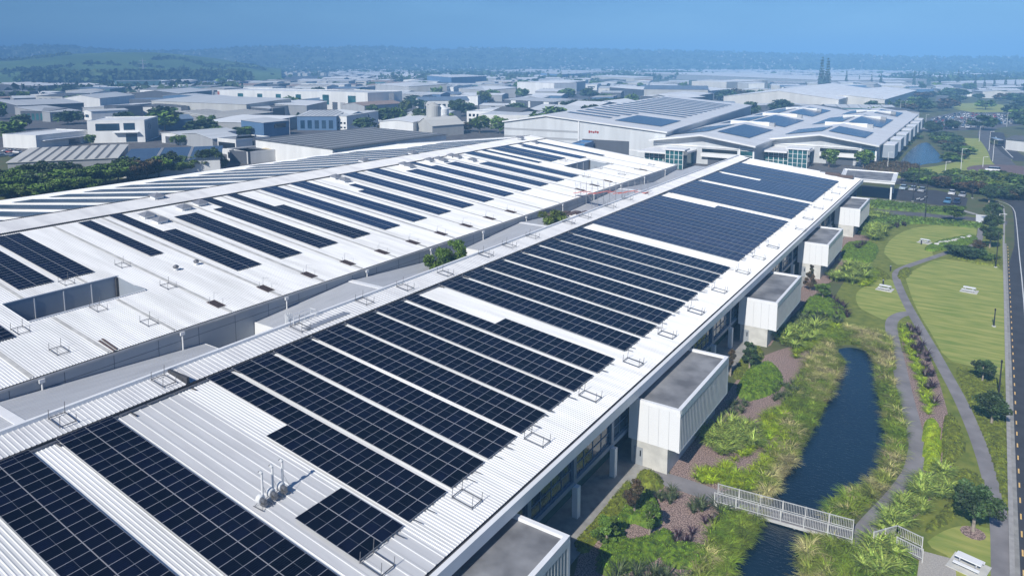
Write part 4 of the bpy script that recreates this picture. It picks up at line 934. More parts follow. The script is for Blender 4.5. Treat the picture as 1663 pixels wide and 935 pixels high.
T_ = [('sapling', 1030,838, 3.6,1.3,'loose','leaf_brown','bronze leaved sapling beside the paved walkway nearest the pod corner',0,.35),
      ('sapling', 1055,868, 3.0,1.1,'loose','leaf_green','thin green sapling standing in the heart shaped bark patch',0,.35),
      ('shrub', 985,885, 2.6,1.6,'loose','leaf_green','loose olive shrub half in the shade of the nearest pod',0,.1),
      ('sapling', 1217,600, 3.8,1.5,'loose','leaf_dark','dark leaved young tree in the gap between two pods',0,.25),
      ('sapling', 1186,610, 3.6,1.2,'loose','leaf_brown','twiggy brown sapling at the far corner of the largest pod',0,.3),
      ('conifer', 1316,472, 4.8,1.9,'cone','leaf_brown','russet cone shaped young tree in front of the fourth pod base',0,.15),
      ('young_tree', 1336,488, 3.6,1.5,'round','leaf_green','green young tree just right of the russet cone tree',0,.3),
      ('round_tree', 1580,862, 4.6,2.05,'round','leaf_dark','round dark tree in its bark ring on the lower lawn',0,.22),
      ('round_tree', 1610,688, 4.2,1.75,'round','leaf_dark','round dark tree close to the kerb above the lower lawn',0,.22),
      ('round_tree', 1595,620, 3.2,1.45,'round','leaf_dark','smallest round dark tree above the straight path',0,.25),
      ('round_tree', 1607,402, 5.5,2.2,'round','leaf_dark','dark roadside tree nearest the camera in the upper garden row',0,.2),
      ('round_tree', 1610,380, 5.5,2.2,'round','leaf_dark','dark roadside tree below the zebra crossing',0,.2),
      ('round_tree', 1612,358, 5.5,2.2,'round','leaf_dark','dark roadside tree above the zebra crossing',0,.2),
      ('round_tree', 1606,330, 6.0,2.6,'round','leaf_dark','dark tree beside the bend of the road',0,.15),
      ('round_tree', 1549,361, 5.2,3.1,'round','leaf_green','broad light green tree casting shade on the side drive',0,.3),
      ('spreading_shrub', 1568,419, 3.2,4.2,'shrub','leaf_dark','wide flat dark shrub beside the upper path',0,.1),
      ('spreading_shrub', 1592,422, 1.8,3.6,'shrub','leaf_green','low leafy shrub at the right end of the dark shrub bed',0,.05),
      ('young_tree', 1590,405, 2.6,1.6,'shrub','leaf_brown','rusty brown shrub beside the upper path',0,.05)]
for nm,u,v,H,rw,kd,m,lab,lod,th in T_:
    p = G(u,v); tree(nm, p.x, p.y, H, rw, kd, m, lab, lod, th, pale=kd == 'loose' or 'round' in kd)
p = G(1580,865); tag(MB().prism([(p.x+1.0*math.cos(t*.5236), p.y+1.0*math.sin(t*.5236)) for t in range(12)], -.02, .03).build('bark_ring', 'bark_mulch'), None, None, None, 'structure')
# trees inside the valley courts
for i,(x,y,H,rw,m,lab) in enumerate([(G(712,424,8.6).x,G(712,424,8.6).y,8.0,2.6,'leaf_green','bushy green tree filling the middle valley court'),(G(735,414,8.6).x,G(735,414,8.6).y,8.4,2.8,'leaf_green','bushy green tree at the back of the middle valley court'),(G(900,357,8.6).x,G(900,357,8.6).y,7.6,3.4,'leaf_yellow','yellow green tree crown rising from the far valley court'),
                                     (-66.2,54.6,6.2,1.1,'leaf_brown','thin brown tree in the nearest valley court'),(-65.3,60.0,6.6,1.1,'leaf_brown','thin brown tree behind the white railing of the nearest valley court')]):
    tree('court_tree', x, y, H, rw, 'loose' if i > 2 else 'round', m, lab, 0, .3, z=3.4)

# ================================================================== GARDEN FURNITURE
def picnic(x, y, rz, label, slab=True, first=[None]):
    if first[0] is None:
        e = empty('picnic_table', (x,y,0), rz, label, 'picnic table', 'white picnic tables on concrete slabs')
        MB().box(-.95,.95,-.40,.40,.72,.80).build('table_top', 'flash_white', e)
        for s in (-1,1): MB().box(-.95,.95,s*.78-.16,s*.78+.16,.42,.49).build('bench', 'flash_white', e)
        for s in (-.6,.6):
            g = MB().bar((s,-.75,.45),(s,.75,.45),.07); g.bar((s,-.62,.07),(s,-.2,.72),.08); g.bar((s,.62,.07),(s,.2,.72),.08); g.build('leg', 'steel_grey', e)
        MB().box(-1.35,1.35,-1.25,1.25,.0,.07).build('slab', 'concrete_pale', e); first[0] = e
    else: copy_tree(first[0], loc=(x,y,0), rz=rz, label=label)
for u,v,rz,lab in [(1437,470,-.12,'white picnic table on a slab beside the forked path, with a small post behind'),(1574,473,-.12,'white picnic table alone in the middle of the large lawn'),(1502,394,-.3,'white picnic table on the upper lawn beside the rock bed'),(1573,920,-.25,'white picnic table at the bottom beside the pebble paving')]:
    p = G(u,v); picnic(p.x, p.y, rz, lab)
for u,v,lab in [(1434,463,'dark stubby litter post behind the table at the forked path'),(1496,397,'dark stubby litter post beside the upper lawn table'),(1446,440,'thin dark marker post at the path bend')]:
    p = G(u,v); e = empty('marker_post', (p.x,p.y,0), 0, lab, 'post', 'short dark posts in the garden'); MB().cyl((0,0,0),(0,0,1.0),.14,seg=10).build('post', 'dark_metal', e); MB().cyl((0,0,1.0),(0,0,1.1),.18,.1,seg=10).build('cap', 'steel_grey', e)
def rail(e, a, b, z0, z1, post_every=2.1, name='railing'):
    a = Vector(a); b = Vector(b); d = b-a; n = d.length; g = MB()
    g.bar((*a,z0+1.0),(*b,z1+1.0),.09,.045); g.bar((*a,z0+.16),(*b,z1+.16),.05,.05)
    k = int(n/.135)
    for i in range(k+1): p = a+d*(i/k); z = z0+(z1-z0)*i/k; g.box(p.x-.016,p.x+.016,p.y-.016,p.y+.016,z+.16,z+.99)
    g.build(name, 'timber_white', e); g = MB(); k = max(1, round(n/post_every))
    for i in range(k+1): p = a+d*(i/k); z = z0+(z1-z0)*i/k; g.box(p.x-.045,p.x+.045,p.y-.045,p.y+.045,z-.3,z+1.06)
    g.build('rail_posts', 'timber_white', e)
br = empty('footbridge', (0,0,0), 0, 'long white timber railed footbridge crossing the narrow end of the pond', 'footbridge')
A = G(1163,816); B = G(1384,878); d = (B-A).normalized(); nrm = Vector((-d.y, d.x, 0))
ctr = lambda t, o: A+(B-A)*t+nrm*o
q = [ctr(0,.8), ctr(1,.8), ctr(1,-.8), ctr(0,-.8)]
MB().prism([(p.x,p.y) for p in q], .42, .5).build('deck', 'path_concrete', br)
g = MB()
for o_ in (.78,-.78): g.bar(ctr(0,o_)+Vector((0,0,.3)), ctr(1,o_)+Vector((0,0,.3)), .1, .28)
for t in (.2,.4,.6,.8):
    for o_ in (.6,-.6): p = ctr(t,o_); g.box(p.x-.1,p.x+.1,p.y-.1,p.y+.1,-.1,.3)
g.build('bearer', 'timber_white', br)
for o_ in (.8,-.8): rail(br, ctr(0,o_).xy, ctr(1,o_).xy, .5, .5)
b2 = empty('boardwalk', (0,0,0), 0, 'short white railed boardwalk with a bend behind the large flax', 'boardwalk')
a0, a1, a2 = G(1418,884), G(1456,873), G(1497,893); n2 = Vector((.15,-1.75,0))
g = MB(); g.prism([(a0.x,a0.y),(a1.x,a1.y),(a2.x,a2.y),(a2.x+.15,a2.y-1.75),(a1.x+.15,a1.y-1.75),(a0.x+.15,a0.y-1.75)], .12, .2); g.build('deck', 'path_concrete', b2)
rail(b2, a0.xy, a1.xy, .2, .2, 1.5); rail(b2, a1.xy, a2.xy, .2, .2, 1.5); rail(b2, (a1+n2).xy, (a2+n2).xy, .2, .2, 1.5)
# rocks in the upper bed
mbr = None
for i in range(14):
    p = G(1520+i*4.2+random.uniform(-1,1), 399-i*.95+random.uniform(-.5,.5)); s = random.uniform(.3,.6)
    if mbr is None:
        bm = bmesh.new(); bmesh.ops.create_icosphere(bm, subdivisions=2, radius=1)
        for v_ in bm.verts: v_.co *= 1+random.uniform(-.18,.18); v_.co.z *= .6
        mbr = bpy.data.meshes.new('rock'); bm.to_mesh(mbr); bm.free(); mbr.materials.append(M('concrete_pale'))
    o = bpy.data.objects.new('rock', mbr); C.objects.link(o); o.location = (p.x,p.y,.4); o.scale = (s,s,s); o.rotation_euler = (0,0,i*1.1); tag(o, 'pale rock in the row along the upper lawn bed', 'rock', 'pale rocks in the upper bed')
# ================================================================== VEHICLES
def car_parts(kind='hatch'):
    prof = {'hatch': [(-2.1,.35),(-2.15,.75),(-1.3,.92),(-.55,.98),(1.75,.98),(2.1,.85),(2.12,.35)], 'van': [(-2.4,.4),(-2.45,.95),(-1.7,1.12),(-1.5,1.2),(2.4,1.2),(2.45,.4)]}[kind]
    gl = {'hatch': [(-.95,.95),(-.25,1.42),(1.15,1.44),(1.85,.97)], 'van': [(-1.75,1.1),(-1.2,1.85),(2.3,1.9),(2.42,1.15)]}[kind]
    def ext(g, pr, w0, w1):
        n = len(pr); k = len(g.v); zt = max(p[1] for p in pr)
        for s in (-1, 1):
            for x, z in pr: w = w0 if z < zt-.2 else w1; g.v.append((x, s*w, z))
        for i in range(n): j = (i+1)%n; g.f.append((k+i, k+j, k+n+j, k+n+i))
        g.f.append(tuple(k+i for i in range(n-1,-1,-1))); g.f.append(tuple(k+n+i for i in range(n))); return g
    body = ext(MB(), prof, .88, .82); glass = ext(MB(), gl, .78, .62); rf = MB().box(gl[1][0]+.05, gl[2][0]-.05, -.6, .6, gl[1][1]-.02, gl[1][1]+.045)
    return body, glass, rf, (1.3 if kind == 'hatch' else 1.55)
def make_car(color, kind, label, group, x, y, rz):
    b, g, r, wx = car_parts(kind); e = empty('parked_car' if kind == 'hatch' else 'van', (x,y,.01), rz, label, 'car' if kind == 'hatch' else 'van', group)
    b.build('body', color, e); g.build('window_glass', 'glass_dark', e); r.build('roof', color, e)
    for sx in (-wx, wx):
        for sy in (-.84, .84): MB().cyl((sx,sy-.1,.32),(sx,sy+.1,.32),.32,seg=14).build('wheel', 'tyre', e)
    for sy in (-.6,.6): MB().box(-2.17 if kind=='hatch' else -2.47, -2.1, sy-.16, sy+.16, .62, .76).build('headlight', 'chrome', e)
    return e
for u,v,c,k,rz,lab in [(1467,307.5,'car_pale','hatch',1.45,'pale blue hatchback parked nearest the white canopy'),(1482.5,309.5,'car_silver','hatch',1.45,'silver car second from the white canopy'),(1497,311.5,'car_silver','hatch',1.45,'grey silver car third from the white canopy'),
                      (1546,316,'car_white','hatch',1.5,'white car at the rear right of the car park'),(1563,319.5,'car_silver','hatch',1.5,'silver car rightmost in the rear row of the car park'),(1539,329.5,'car_blue','hatch',1.5,'blue car in the front row beside the navy one'),(1554,330.5,'car_navy','hatch',1.5,'navy car in the front row beside the blue one'),
                      (1612,279,'car_white','van',-.12,'white van leaving the roundabout')]:
    p = G(u,v); make_car(c, k, lab, 'cars in the near car park' if k == 'hatch' else None, p.x, p.y, rz)
p = G(1618,236); bus = empty('bus', (p.x,p.y,0), 1.9, 'dark bus on the curved road by the roundabout', 'bus')
MB().box(-5.5,5.5,-1.25,1.25,.4,3.1).build('body', 'bus_dark', bus); MB().box(-5.55,5.2,-1.28,1.28,1.5,2.5).build('window_band', 'glass_dark', bus); MB().box(-5,5,-1,1,3.1,3.3).build('roof_unit', 'car_silver', bus)
for sx in (-3.6,3.4):
    for sy in (-1.15,1.15): MB().cyl((sx,sy-.12,.5),(sx,sy+.12,.5),.5,seg=12).build('wheel', 'tyre', bus)
for i,(u,v) in enumerate([(1491,325.5),(1497,326.5),(1503,322)]):
    p = G(u,v); e = empty('motorbike', (p.x,p.y,0), .4+i*.3, ['parked motorbike leftmost of three by the hedge strip','parked motorbike in the middle of three by the hedge strip','parked motorbike rightmost of three by the hedge strip'][i], 'motorbike', 'motorbikes in the car park')
    for s in (-.65,.65): MB().cyl((s,-.06,.32),(s,.06,.32),.32,seg=12).build('wheel', 'tyre', e)
    MB().bar((-.6,0,.4),(.5,0,.75),.3,.3).build('frame', 'car_silver', e); MB().box(-.5,.25,-.14,.14,.75,.9).build('seat', 'tyre', e); MB().bar((.5,-.35,1.0),(.5,.35,1.0),.05).build('handlebar', 'chrome', e)
# far cars
FARC = {}
def far_car(color, x, y, rz, label, group, name='parked_car', cat='car', sc=1):
    if color not in FARC:
        b, g, r, wx = car_parts('hatch'); vb = b.v+g.v+r.v; fb_ = b.f+[tuple(i+len(b.v) for i in q) for q in g.f]+[tuple(i+len(b.v)+len(g.v) for i in q) for q in r.f]
        me = bpy.data.meshes.new('car_body'); me.from_pydata(vb, [], fb_); me.materials.append(M(color)); me.materials.append(M('glass_dark'))
        me.polygons.foreach_set('material_index', [0]*len(b.f)+[1]*len(g.f)+[0]*len(r.f)); FARC[color] = me
    o = bpy.data.objects.new(name, FARC[color]); C.objects.link(o); o.location = (x,y,.02); o.rotation_euler = (0,0,rz); o.scale = (sc,sc,sc); tag(o, label, cat, group)
rr = random.Random(5); cc = ['car_white']*4+['car_silver']*3+['car_black','car_navy','car_red','car_blue','car_silver','car_white']
fp = px([(1490,211),(1510,194),(1562,184),(1636,186),(1655,191),(1655,200),(1598,207),(1530,211)])
x0 = min(p.x for p in fp); x1 = max(p.x for p in fp); y0 = min(p.y for p in fp); y1 = max(p.y for p in fp); yy = y0; n = 0
while yy < y1:
    xx = x0
    while xx < x1:
        if inside(fp, np.array([xx]), np.array([yy]))[0] and rr.random() < .8 and n < 210: far_car(rr.choice(cc), xx, yy, 1.57, 'one of the many small cars packed in the distant right hand car park', 'cars packed in the distant car park'); n += 1
        xx += 2.8 if rr.random() < .93 else 9
    yy += 6.6 if int(yy) % 2 else 9.5
for (u0,v0,u1,v1,num,grp) in [(600,213,700,222,26,'vehicles in the hazy contractor yard'),(345,226,378,238,10,'cars beside the dark office on the left'),(0,245,28,258,10,'cars in the yard at the left picture edge'),(740,196,850,205,40,'pale vehicles stored behind the middle roof'),(480,205,560,210,10,'cars before the blue fronted building'),(1255,166,1400,172,22,'cars in front of the far white halls'),(365,238,400,252,5,'cars under the tan sail')]:
    for k in range(num):
        p = G(rr.uniform(u0,u1), rr.uniform(v0,v1)); far_car(rr.choice(cc), p.x, p.y, rr.choice((0.3,1.9,1.57,0)), f'one of the small {grp}', grp)
for i,(u,v,c,lab) in enumerate([(951,233,'digger_yellow','yellow tracked loader behind the far edge of the middle roof'),(612,212,'digger_yellow','yellow truck in the contractor yard'),(640,217,'digger_yellow','yellow digger among the parked machines'),(655,214,'digger_yellow','farther yellow digger among the parked machines')]):
    p = G(u,v); e = empty('excavator', (p.x,p.y,0), .5+i, lab, 'excavator', 'yellow machines')
    MB().box(-2,2,-1.3,-.7,0,.9).box(-2,2,.7,1.3,0,.9).build('track', 'tyre', e); MB().box(-1.8,1.6,-1.2,1.2,.9,2.2).build('body', c, e); MB().box(.2,1.6,-1.1,.1,2.2,3.1).build('cab', 'glass_dark', e); MB().bar((1.2,.5,2),(3.4,.5,4.2),.35).bar((3.4,.5,4.2),(5,.5,1.2),.3).build('boom', c, e)
p = G(588,203); e = empty('tanker_truck', (p.x,p.y,0), .25, 'long bright blue truck beside the blue walled shed', 'truck'); MB().box(-7,4,-1.25,1.25,1.1,3.8).build('trailer', 'truck_blue', e); MB().box(4.3,6.5,-1.2,1.2,.6,3).build('cab', 'car_white', e)
for s in (-5.5,-4.2,2.6,5.4): MB().cyl((s,-1.2,.5),(s,1.2,.5),.5,seg=10).build('wheel', 'tyre', e)
p = G(1034,246); e = empty('concrete_truck', (p.x,p.y,0), .6, 'white truck by the round tree behind the middle roof', 'truck'); MB().box(-4,1.5,-1.2,1.2,1,3).build('body', 'car_white', e); MB().box(1.8,4,-1.2,1.2,.6,3).build('cab', 'car_silver', e); MB().cyl((-3,-1.2,.5),(-3,1.2,.5),.5,seg=10).cyl((2.6,-1.2,.5),(2.6,1.2,.5),.5,seg=10).build('wheel', 'tyre', e)

# ================================================================== LAMP POSTS, PYLONS
def lamp(u, v, h, label, m='steel_grey', z=0, arm=1):
    p = G(u, v, z); e = empty('street_lamp', (p.x,p.y,z), 0, label, 'street lamp', 'street lamps'); g = MB().cyl((0,0,0),(0,0,h),.11,.07,seg=8); g.build('pole', m, e)
    if m == 'dark_metal': arm = 0
    if arm: MB().bar((0,0,h-.05),(arm,0,h+.1),.08).build('arm', m, e)
    if arm: MB().box(arm-.1,arm+.55,-.14,.14,h+.02,h+.14).build('lamp_head', m, e)
    else: MB().cyl((0,0,h),(0,0,h+.35),.11,seg=8).build('lamp_head', m, e); MB().cyl((0,0,0),(0,0,.12),.3,seg=10).build('foot', 'concrete_pale', e); return e
for u,v,h,lab,m in [(1617,434,7.0,'black slim lamp post at the edge of the large lawn by the kerb','dark_metal'),(1614,530,2.6,'short black lamp post low on the large lawn','dark_metal'),(1622,640,4.2,'black lamp post between the roadside round trees','dark_metal'),
                    (1482,327,8,'dark lamp post at the hedge strip left of the motorbikes','dark_metal'),(1502,357,11,'tall dark lamp post beside the side drive','dark_metal'),(1463,300,8,'dark lamp post next to the canopy','dark_metal'),(1491,304,8,'dark lamp post behind the parked silver cars','dark_metal'),(1579,322,6.5,'dark lamp post at the right of the car park','dark_metal'),
                    (1441,279,7.5,'pale lamp post behind the canopy corner','pipe_white'),(1535,284,5.0,'pale short lamp post on the verge by the far road','pipe_white'),(1560,280,9,'pale lamp post left of the roundabout','pipe_white'),(1596,271,4,'white stub light on the verge point','pipe_white'),(1606,245,9,'pale lamp post on the inside of the curved road','pipe_white'),(1612,262,9,'pale lamp post beside the zebra traffic island','pipe_white'),
                    (1590,230,8,'pale lamp post by the far green verge','pipe_white'),(1622,366,3,'white bollard light at the crossing','pipe_white'),(1568,208,9,'lamp post in front of the distant car park','pipe_white'),(1635,206,9,'lamp post right in the distant car park','pipe_white'),(1503,207,8,'lamp post left in the distant car park','pipe_white'),(471,222,11,'tall pale pole before the dark roofed shed','pipe_white'),(443,200,10,'pale pole by the grey office','pipe_white'),(1462,182,9,'lamp post left of the dark tree belt','pipe_white'),(1470,182,9,'lamp post right of the dark tree belt','pipe_white'),(690,208,16,'tall thin mast by the silos','pipe_white')]:
    lamp(u, v, h, lab, m)
def pylon(u, vb, H, label):
    p = G(u, vb); e = empty('pylon', (p.x,p.y,0), .6, label, 'pylon', 'electricity pylons'); g = MB(); s = H/50; B = 5*s; T = .9*s; lv = 8; q = .55*s
    for sx in (-1,1):
        for sy in (-1,1): g.bar((sx*B,sy*B,0),(sx*T,sy*T,H*.62),q); g.bar((sx*T,sy*T,H*.62),(0,0,H),q)
    for i in range(lv):
        z0 = H*.62*i/lv; z1 = H*.62*(i+1)/lv; w0 = B+(T-B)*i/lv; w1 = B+(T-B)*(i+1)/lv
        for sx in (-1,1): g.bar((sx*w0,-w0,z0),(sx*w1,w1,z1),q*.6); g.bar((-w0,sx*w0,z0),(w1,sx*w1,z1),q*.6)
    g.build('tower', 'steel_grey', e); g = MB()
    for z, w in ((.62,8),(.76,10),(.9,7)): g.bar((-w*s,0,H*z),(w*s,0,H*z),q*1.2)
    g.build('cross_arm', 'steel_grey', e)
for u,vb,H,lab in [(234,133,46,'lattice pylon standing before the left green hill'),(1070,112,60,'pale lattice pylon right of centre against the sky'),(1208,120,42,'lattice pylon between the centre and the far pines'),(1399,118,40,'lattice pylon right of the tall pines'),(760,118,38,'faint lattice mast above the pale central roofs'),(635,146,22,'thin mast before the concrete coloured shed')]:
    pylon(u, vb, H, lab)

# ================================================================== BACKGROUND BUILDINGS
FOOT = []
def shed(A, B, h, depth, label, wall='w_white', roof='r_white', kind='gd', rise=None, name='warehouse', cat='warehouse', feats=(), group=None, stripes=0, over=.4, detail=True):
    """A, B: near facade ends (left, right). kind: gd ridge runs away, gw ridge along the facade, f flat with parapet, m mono"""
    A = Vector((A.x,A.y)); B = Vector((B.x,B.y)); w = (B-A).length; a = math.atan2(B.y-A.y, B.x-A.x)
    e = empty(name, (A.x,A.y,0), a, label, cat, group); rise = rise if rise is not None else max(.6, w*.04 if kind == 'gd' else depth*.05)
    c, s = math.cos(a), math.sin(a); FOOT.append([(A.x,A.y),(B.x,B.y),(B.x-s*depth,B.y+c*depth),(A.x-s*depth,A.y+c*depth)])
    g = MB(); D = depth
    if kind == 'gd':
        g.quad((0,0,0),(w,0,0),(w,0,h),(w/2,0,h+rise),(0,0,h)); g.quad((w,0,0),(w,D,0),(w,D,h),(w,0,h)); g.quad((w,D,0),(0,D,0),(0,D,h),(w/2,D,h+rise),(w,D,h)); g.quad((0,D,0),(0,0,0),(0,0,h),(0,D,h))
    elif kind == 'gw':
        g.quad((0,0,0),(w,0,0),(w,0,h),(0,0,h)); g.quad((w,0,0),(w,D,0),(w,D,h),(w,D/2,h+rise),(w,0,h)); g.quad((w,D,0),(0,D,0),(0,D,h),(w,D,h)); g.quad((0,D,0),(0,0,0),(0,0,h),(0,D/2,h+rise),(0,D,h))
    elif kind == 'm':
        g.quad((0,0,0),(w,0,0),(w,0,h),(0,0,h)); g.quad((w,0,0),(w,D,0),(w,D,h+rise),(w,0,h)); g.quad((w,D,0),(0,D,0),(0,D,h+rise),(w,D,h+rise)); g.quad((0,D,0),(0,0,0),(0,0,h),(0,D,h+rise))
    else: g.box(0,w,0,D,0,h)
    g.build('wall', wall, e); g = MB(); t = .18; o = over
    def slab(p0,p1,p2,p3):
        P = [Vector(q) for q in (p0,p1,p2,p3)]; n = len(g.v); g.v += [tuple(q+Vector((0,0,.04))) for q in P]+[tuple(q+Vector((0,0,.04+t))) for q in P]
        g.f += [tuple(n+i for i in q) for q in ((3,2,1,0),(4,5,6,7),(0,1,5,4),(1,2,6,5),(2,3,7,6),(3,0,4,7))]
    if kind == 'gd': k = rise/(w/2)*o; slab((-o,-o,h-k),(w/2,-o,h+rise),(w/2,D+o,h+rise),(-o,D+o,h-k)); slab((w/2,-o,h+rise),(w+o,-o,h-k),(w+o,D+o,h-k),(w/2,D+o,h+rise))
    elif kind == 'gw': k = rise/(D/2)*o; slab((-o,-o,h-k),(w+o,-o,h-k),(w+o,D/2,h+rise),(-o,D/2,h+rise)); slab((-o,D/2,h+rise),(w+o,D/2,h+rise),(w+o,D+o,h-k),(-o,D+o,h-k))
    elif kind == 'm': slab((-o,-o,h),(w+o,-o,h),(w+o,D+o,h+rise),(-o,D+o,h+rise))
    else: g.box(.35,w-.35,.35,D-.35,h,h+.12)
    ro = g.build('roof', roof, e)
    if kind == 'f' and detail: MB().box(-.02,w+.02,-.02,.33,h-.1,h+.55).box(-.02,w+.02,D-.33,D+.02,h-.1,h+.55).box(-.02,.33,.33,D-.33,h-.1,h+.55).box(w-.33,w+.02,.33,D-.33,h-.1,h+.55).build('parapet', wall, e)
    if stripes:
        g = MB()
        for i in range(1, stripes):
            t_ = i/stripes
            if kind in ('gw','m'):
                x = w*t_; z1 = h+rise; yk = D/2 if kind == 'gw' else D; g.quad((x-.5,0,h+.25),(x+.5,0,h+.25),(x+.5,yk,z1+.25),(x-.5,yk,z1+.25))
            elif kind == 'gd':
                y = D*t_; g.quad((0,y-.5,h+.25),(w/2,y-.5,h+rise+.25),(w/2,y+.5,h+rise+.25),(0,y+.5,h+.25)); g.quad((w/2,y-.5,h+rise+.25),(w,y-.5,h+.25),(w,y+.5,h+.25),(w/2,y+.5,h+rise+.25))
            else: x = w*t_; g.box(x-.3,x+.3,.5,D-.5,h+.12,h+.2)
        g.build('roof_lining', 'r_dark' if roof in ('r_cream',) else 'r_pale' if roof in ('r_grey','r_dark','r_blue') else 'r_grey', ro)
    for f in feats:
        k_, u0, u1, z0, z1 = f[:5]; mm = f[5] if len(f) > 5 else {'door':'w_dark','window':'glass_blue','canopy':'flash_white','band':'w_grey'}[k_]
        if k_ == 'canopy': MB().box(w*u0,w*u1,-2.2,0,z0,z1).build('canopy', mm, e)
        else: MB().box(w*u0,w*u1,-.06,.02,z0,z1).build(k_, mm, e)
    return e
def S(uA, vA, uB, vB, h, depth, label, **kw): return shed(G(uA,vA,h), G(uB,vB,h), h, depth, label, **kw)
W_ = lambda n, z0, z1, m='glass_blue', a=.05, b=.95, f=.6: [('window', a+(b-a)*(i+.5-f/2)/n, a+(b-a)*(i+.5+f/2)/n, z0, z1, m) for i in range(n)]
# --- left foreground
S(12,265,190,257,7,34,'long pale grey warehouse with ribbed cream roof behind the left tree belt', wall='w_grey', roof='r_cream', kind='m', rise=1.2, stripes=10)
S(196,265,357,258,5.5,28,'low white shed with three blue solar roof fields right of the pale grey warehouse', wall='w_white', roof='array_grey', kind='m', rise=1.6, stripes=3)
S(58,222,143,213,6,22,'low white wing of the emblem building with a long thin canopy', wall='w_white', roof='r_white', kind='f', feats=[('canopy',.1,1,3.7,3.95),('door',.6,.82,.2,3,'glass_blue')])
eb = S(141,198,234,196.5,11,26,'tall white building with a ring emblem and big corner glazing', wall='w_white', roof='r_white', kind='f', feats=[('window',.14,.56,6.2,9.9,'glass_blue'),('window',.63,.83,6.4,10,'glass_blue'),('canopy',.45,.9,5.2,5.5),('door',.66,.86,.2,4.6,'glass_blue')])
bp = Vector(FOOT[-1][1]); MBe = MB()
wE = (Vector(FOOT[-1][1])-Vector(FOOT[-1][0])).length
for t in range(20):
    a0_, a1_ = t*math.pi/10, (t+1)*math.pi/10; MBe.bar((wE+.08, 9+1.7*math.cos(a0_), 7.6+1.5*math.sin(a0_)),(wE+.08, 9+1.7*math.cos(a1_), 7.6+1.5*math.sin(a1_)),.22)
MBe.bar((wE+.08,5.2,7.2),(wE+.08,8.4,7.9),.2).bar((wE+.08,8.4,7.9),(wE+.08,12.6,7.3),.2).build('ring_emblem', 'clad_line', eb)
MB().box(wE, wE+.03, 1, 25, .5, 10.8).build('side_cladding', 'w_grey', eb)
# small dark letters on the left return
lt = MB()
for i in range(5):
    x = .4+i*1.1; lt.box(-.06, -.02, 8-x-.6, 8-x, 8.3, 8.5).box(-.06,-.02,8-x-.6,8-x-.4,7.2,8.5).box(-.06,-.02,8-x-.6,8-x,7.8,7.95)
lt.build('wall_lettering', 'clad_line', eb)
S(262,216,294,220,5,30,'small white shed with open front right of the emblem building', wall='w_white', roof='r_pale', kind='gd', feats=[('door',.2,.8,.1,3.6)])
S(295,217,345,226,5.5,14,'grey gable end shed behind the solar roofed shed', wall='w_grey', roof='r_pale', kind='gd')
S(353,226,383,229,6.5,18,'white office block with a dark glass band left of the dark roofed shed', wall='w_white', roof='r_grey', kind='f', feats=[('window',.05,.95,2.6,5.4,'glass_dark')])
S(383,227,414,226,6.5,16,'dark glazed upper office with a flat roof', wall='w_dark', roof='r_pale', kind='f', feats=[('window',.05,.95,3,5.6,'glass_dark')])
S(368,243,402,249,4.5,14,'low white framed glass office beside the tan sail', wall='w_white', roof='r_dark', kind='f', feats=[('window',.06,.94,1,3.6,'glass_dark')])
S(403,249,434,245,4.5,12,'low dark flat office with white rim left of the tan sail', wall='w_dark', roof='r_dark', kind='f')
S(415,227,540,243,8,62,'wide dark grey roofed shed with a white wall just behind the middle roof', wall='w_white', roof='r_dark', kind='m', rise=.8, stripes=9)
p = G(446,240,5); e = empty('shade_sail', (p.x,p.y,0), .3, 'tan shade sail on posts beside the low dark office', 'shade sail'); g = MB(); g.quad((-7,-4,4),(6,-5,4.6),(8,4,7.5),(-6,5,5)); g.quad((-7,-4,4.1),(-6,5,5.1),(8,4,7.6),(6,-5,4.7)); g.build('sail', 'sail_tan', e)
g = MB(); [g.cyl((a,b,0),(a,b,z),.12) for a,b,z in ((-7,-4,4.2),(6,-5,4.8),(8,4,7.8),(-6,5,5.2))]; g.build('posts', 'dark_metal', e)
# --- left middle distance
S(29,172,136,167.5,7,45,'long low dark fronted shed with a thin pale roof line', wall='w_dark', roof='r_pale', kind='m')
S(33,181,80,181,7,20,'dark glazed hall beside the left trees', wall='w_dark', roof='r_grey', kind='m', feats=W_(6,1,5.5,'glass_teal'))
S(81,183,131,180,6.5,45,'pale shed with a dark square door behind the emblem building', wall='w_grey', roof='r_pale', kind='m', feats=[('door',.25,.5,.1,4.6)])
S(134,179.5,148,181.5,6.5,24,'little white gabled house shed with one window', wall='w_white', roof='r_pale', kind='gd', feats=[('window',.3,.7,2,4)])
S(99,160,162,160,8,60,'big white gabled shed with a long side wall in the left distance', wall='w_white', roof='r_pale', kind='gd', rise=3.0)
S(189,175,231,173,8,22,'plain dark blue box building', wall='w_dark', roof='r_dark', kind='f')
S(232,173.5,294,173.5,7,20,'white fronted shed with two dark doors', wall='w_white', roof='r_dark', kind='m', feats=[('door',.18,.26,.1,4),('door',.6,.7,.1,4)])
S(294,174,323,171,7,18,'grey box end of the white fronted shed', wall='w_grey', roof='r_dark', kind='m')
S(0,165,21,163,8,30,'dark roofed hall at the left edge', wall='w_dark', roof='r_pale', kind='gw')
S(22,160,58,159,8,30,'grey roofed hall second from the left edge', wall='w_grey', roof='r_pale', kind='gw')
S(30,150,62,148,8,22,'dull dark hall below the left pines', wall='w_dark', roof='r_grey', kind='m')
S(63,140,119,137,10,60,'dark walled hall under a long bright roof in the left distance', wall='w_dark', roof='r_white', kind='m')
S(120,144,178,145,8,22,'teal and white fronted building in the left distance', wall='w_teal', roof='r_blue', kind='m', feats=[('band',.4,.66,1,5,'w_white')])
S(192,133,262,132,13,60,'large teal grey hall with vertical ribs right of the pylon', wall='w_teal', roof='r_grey', kind='f')
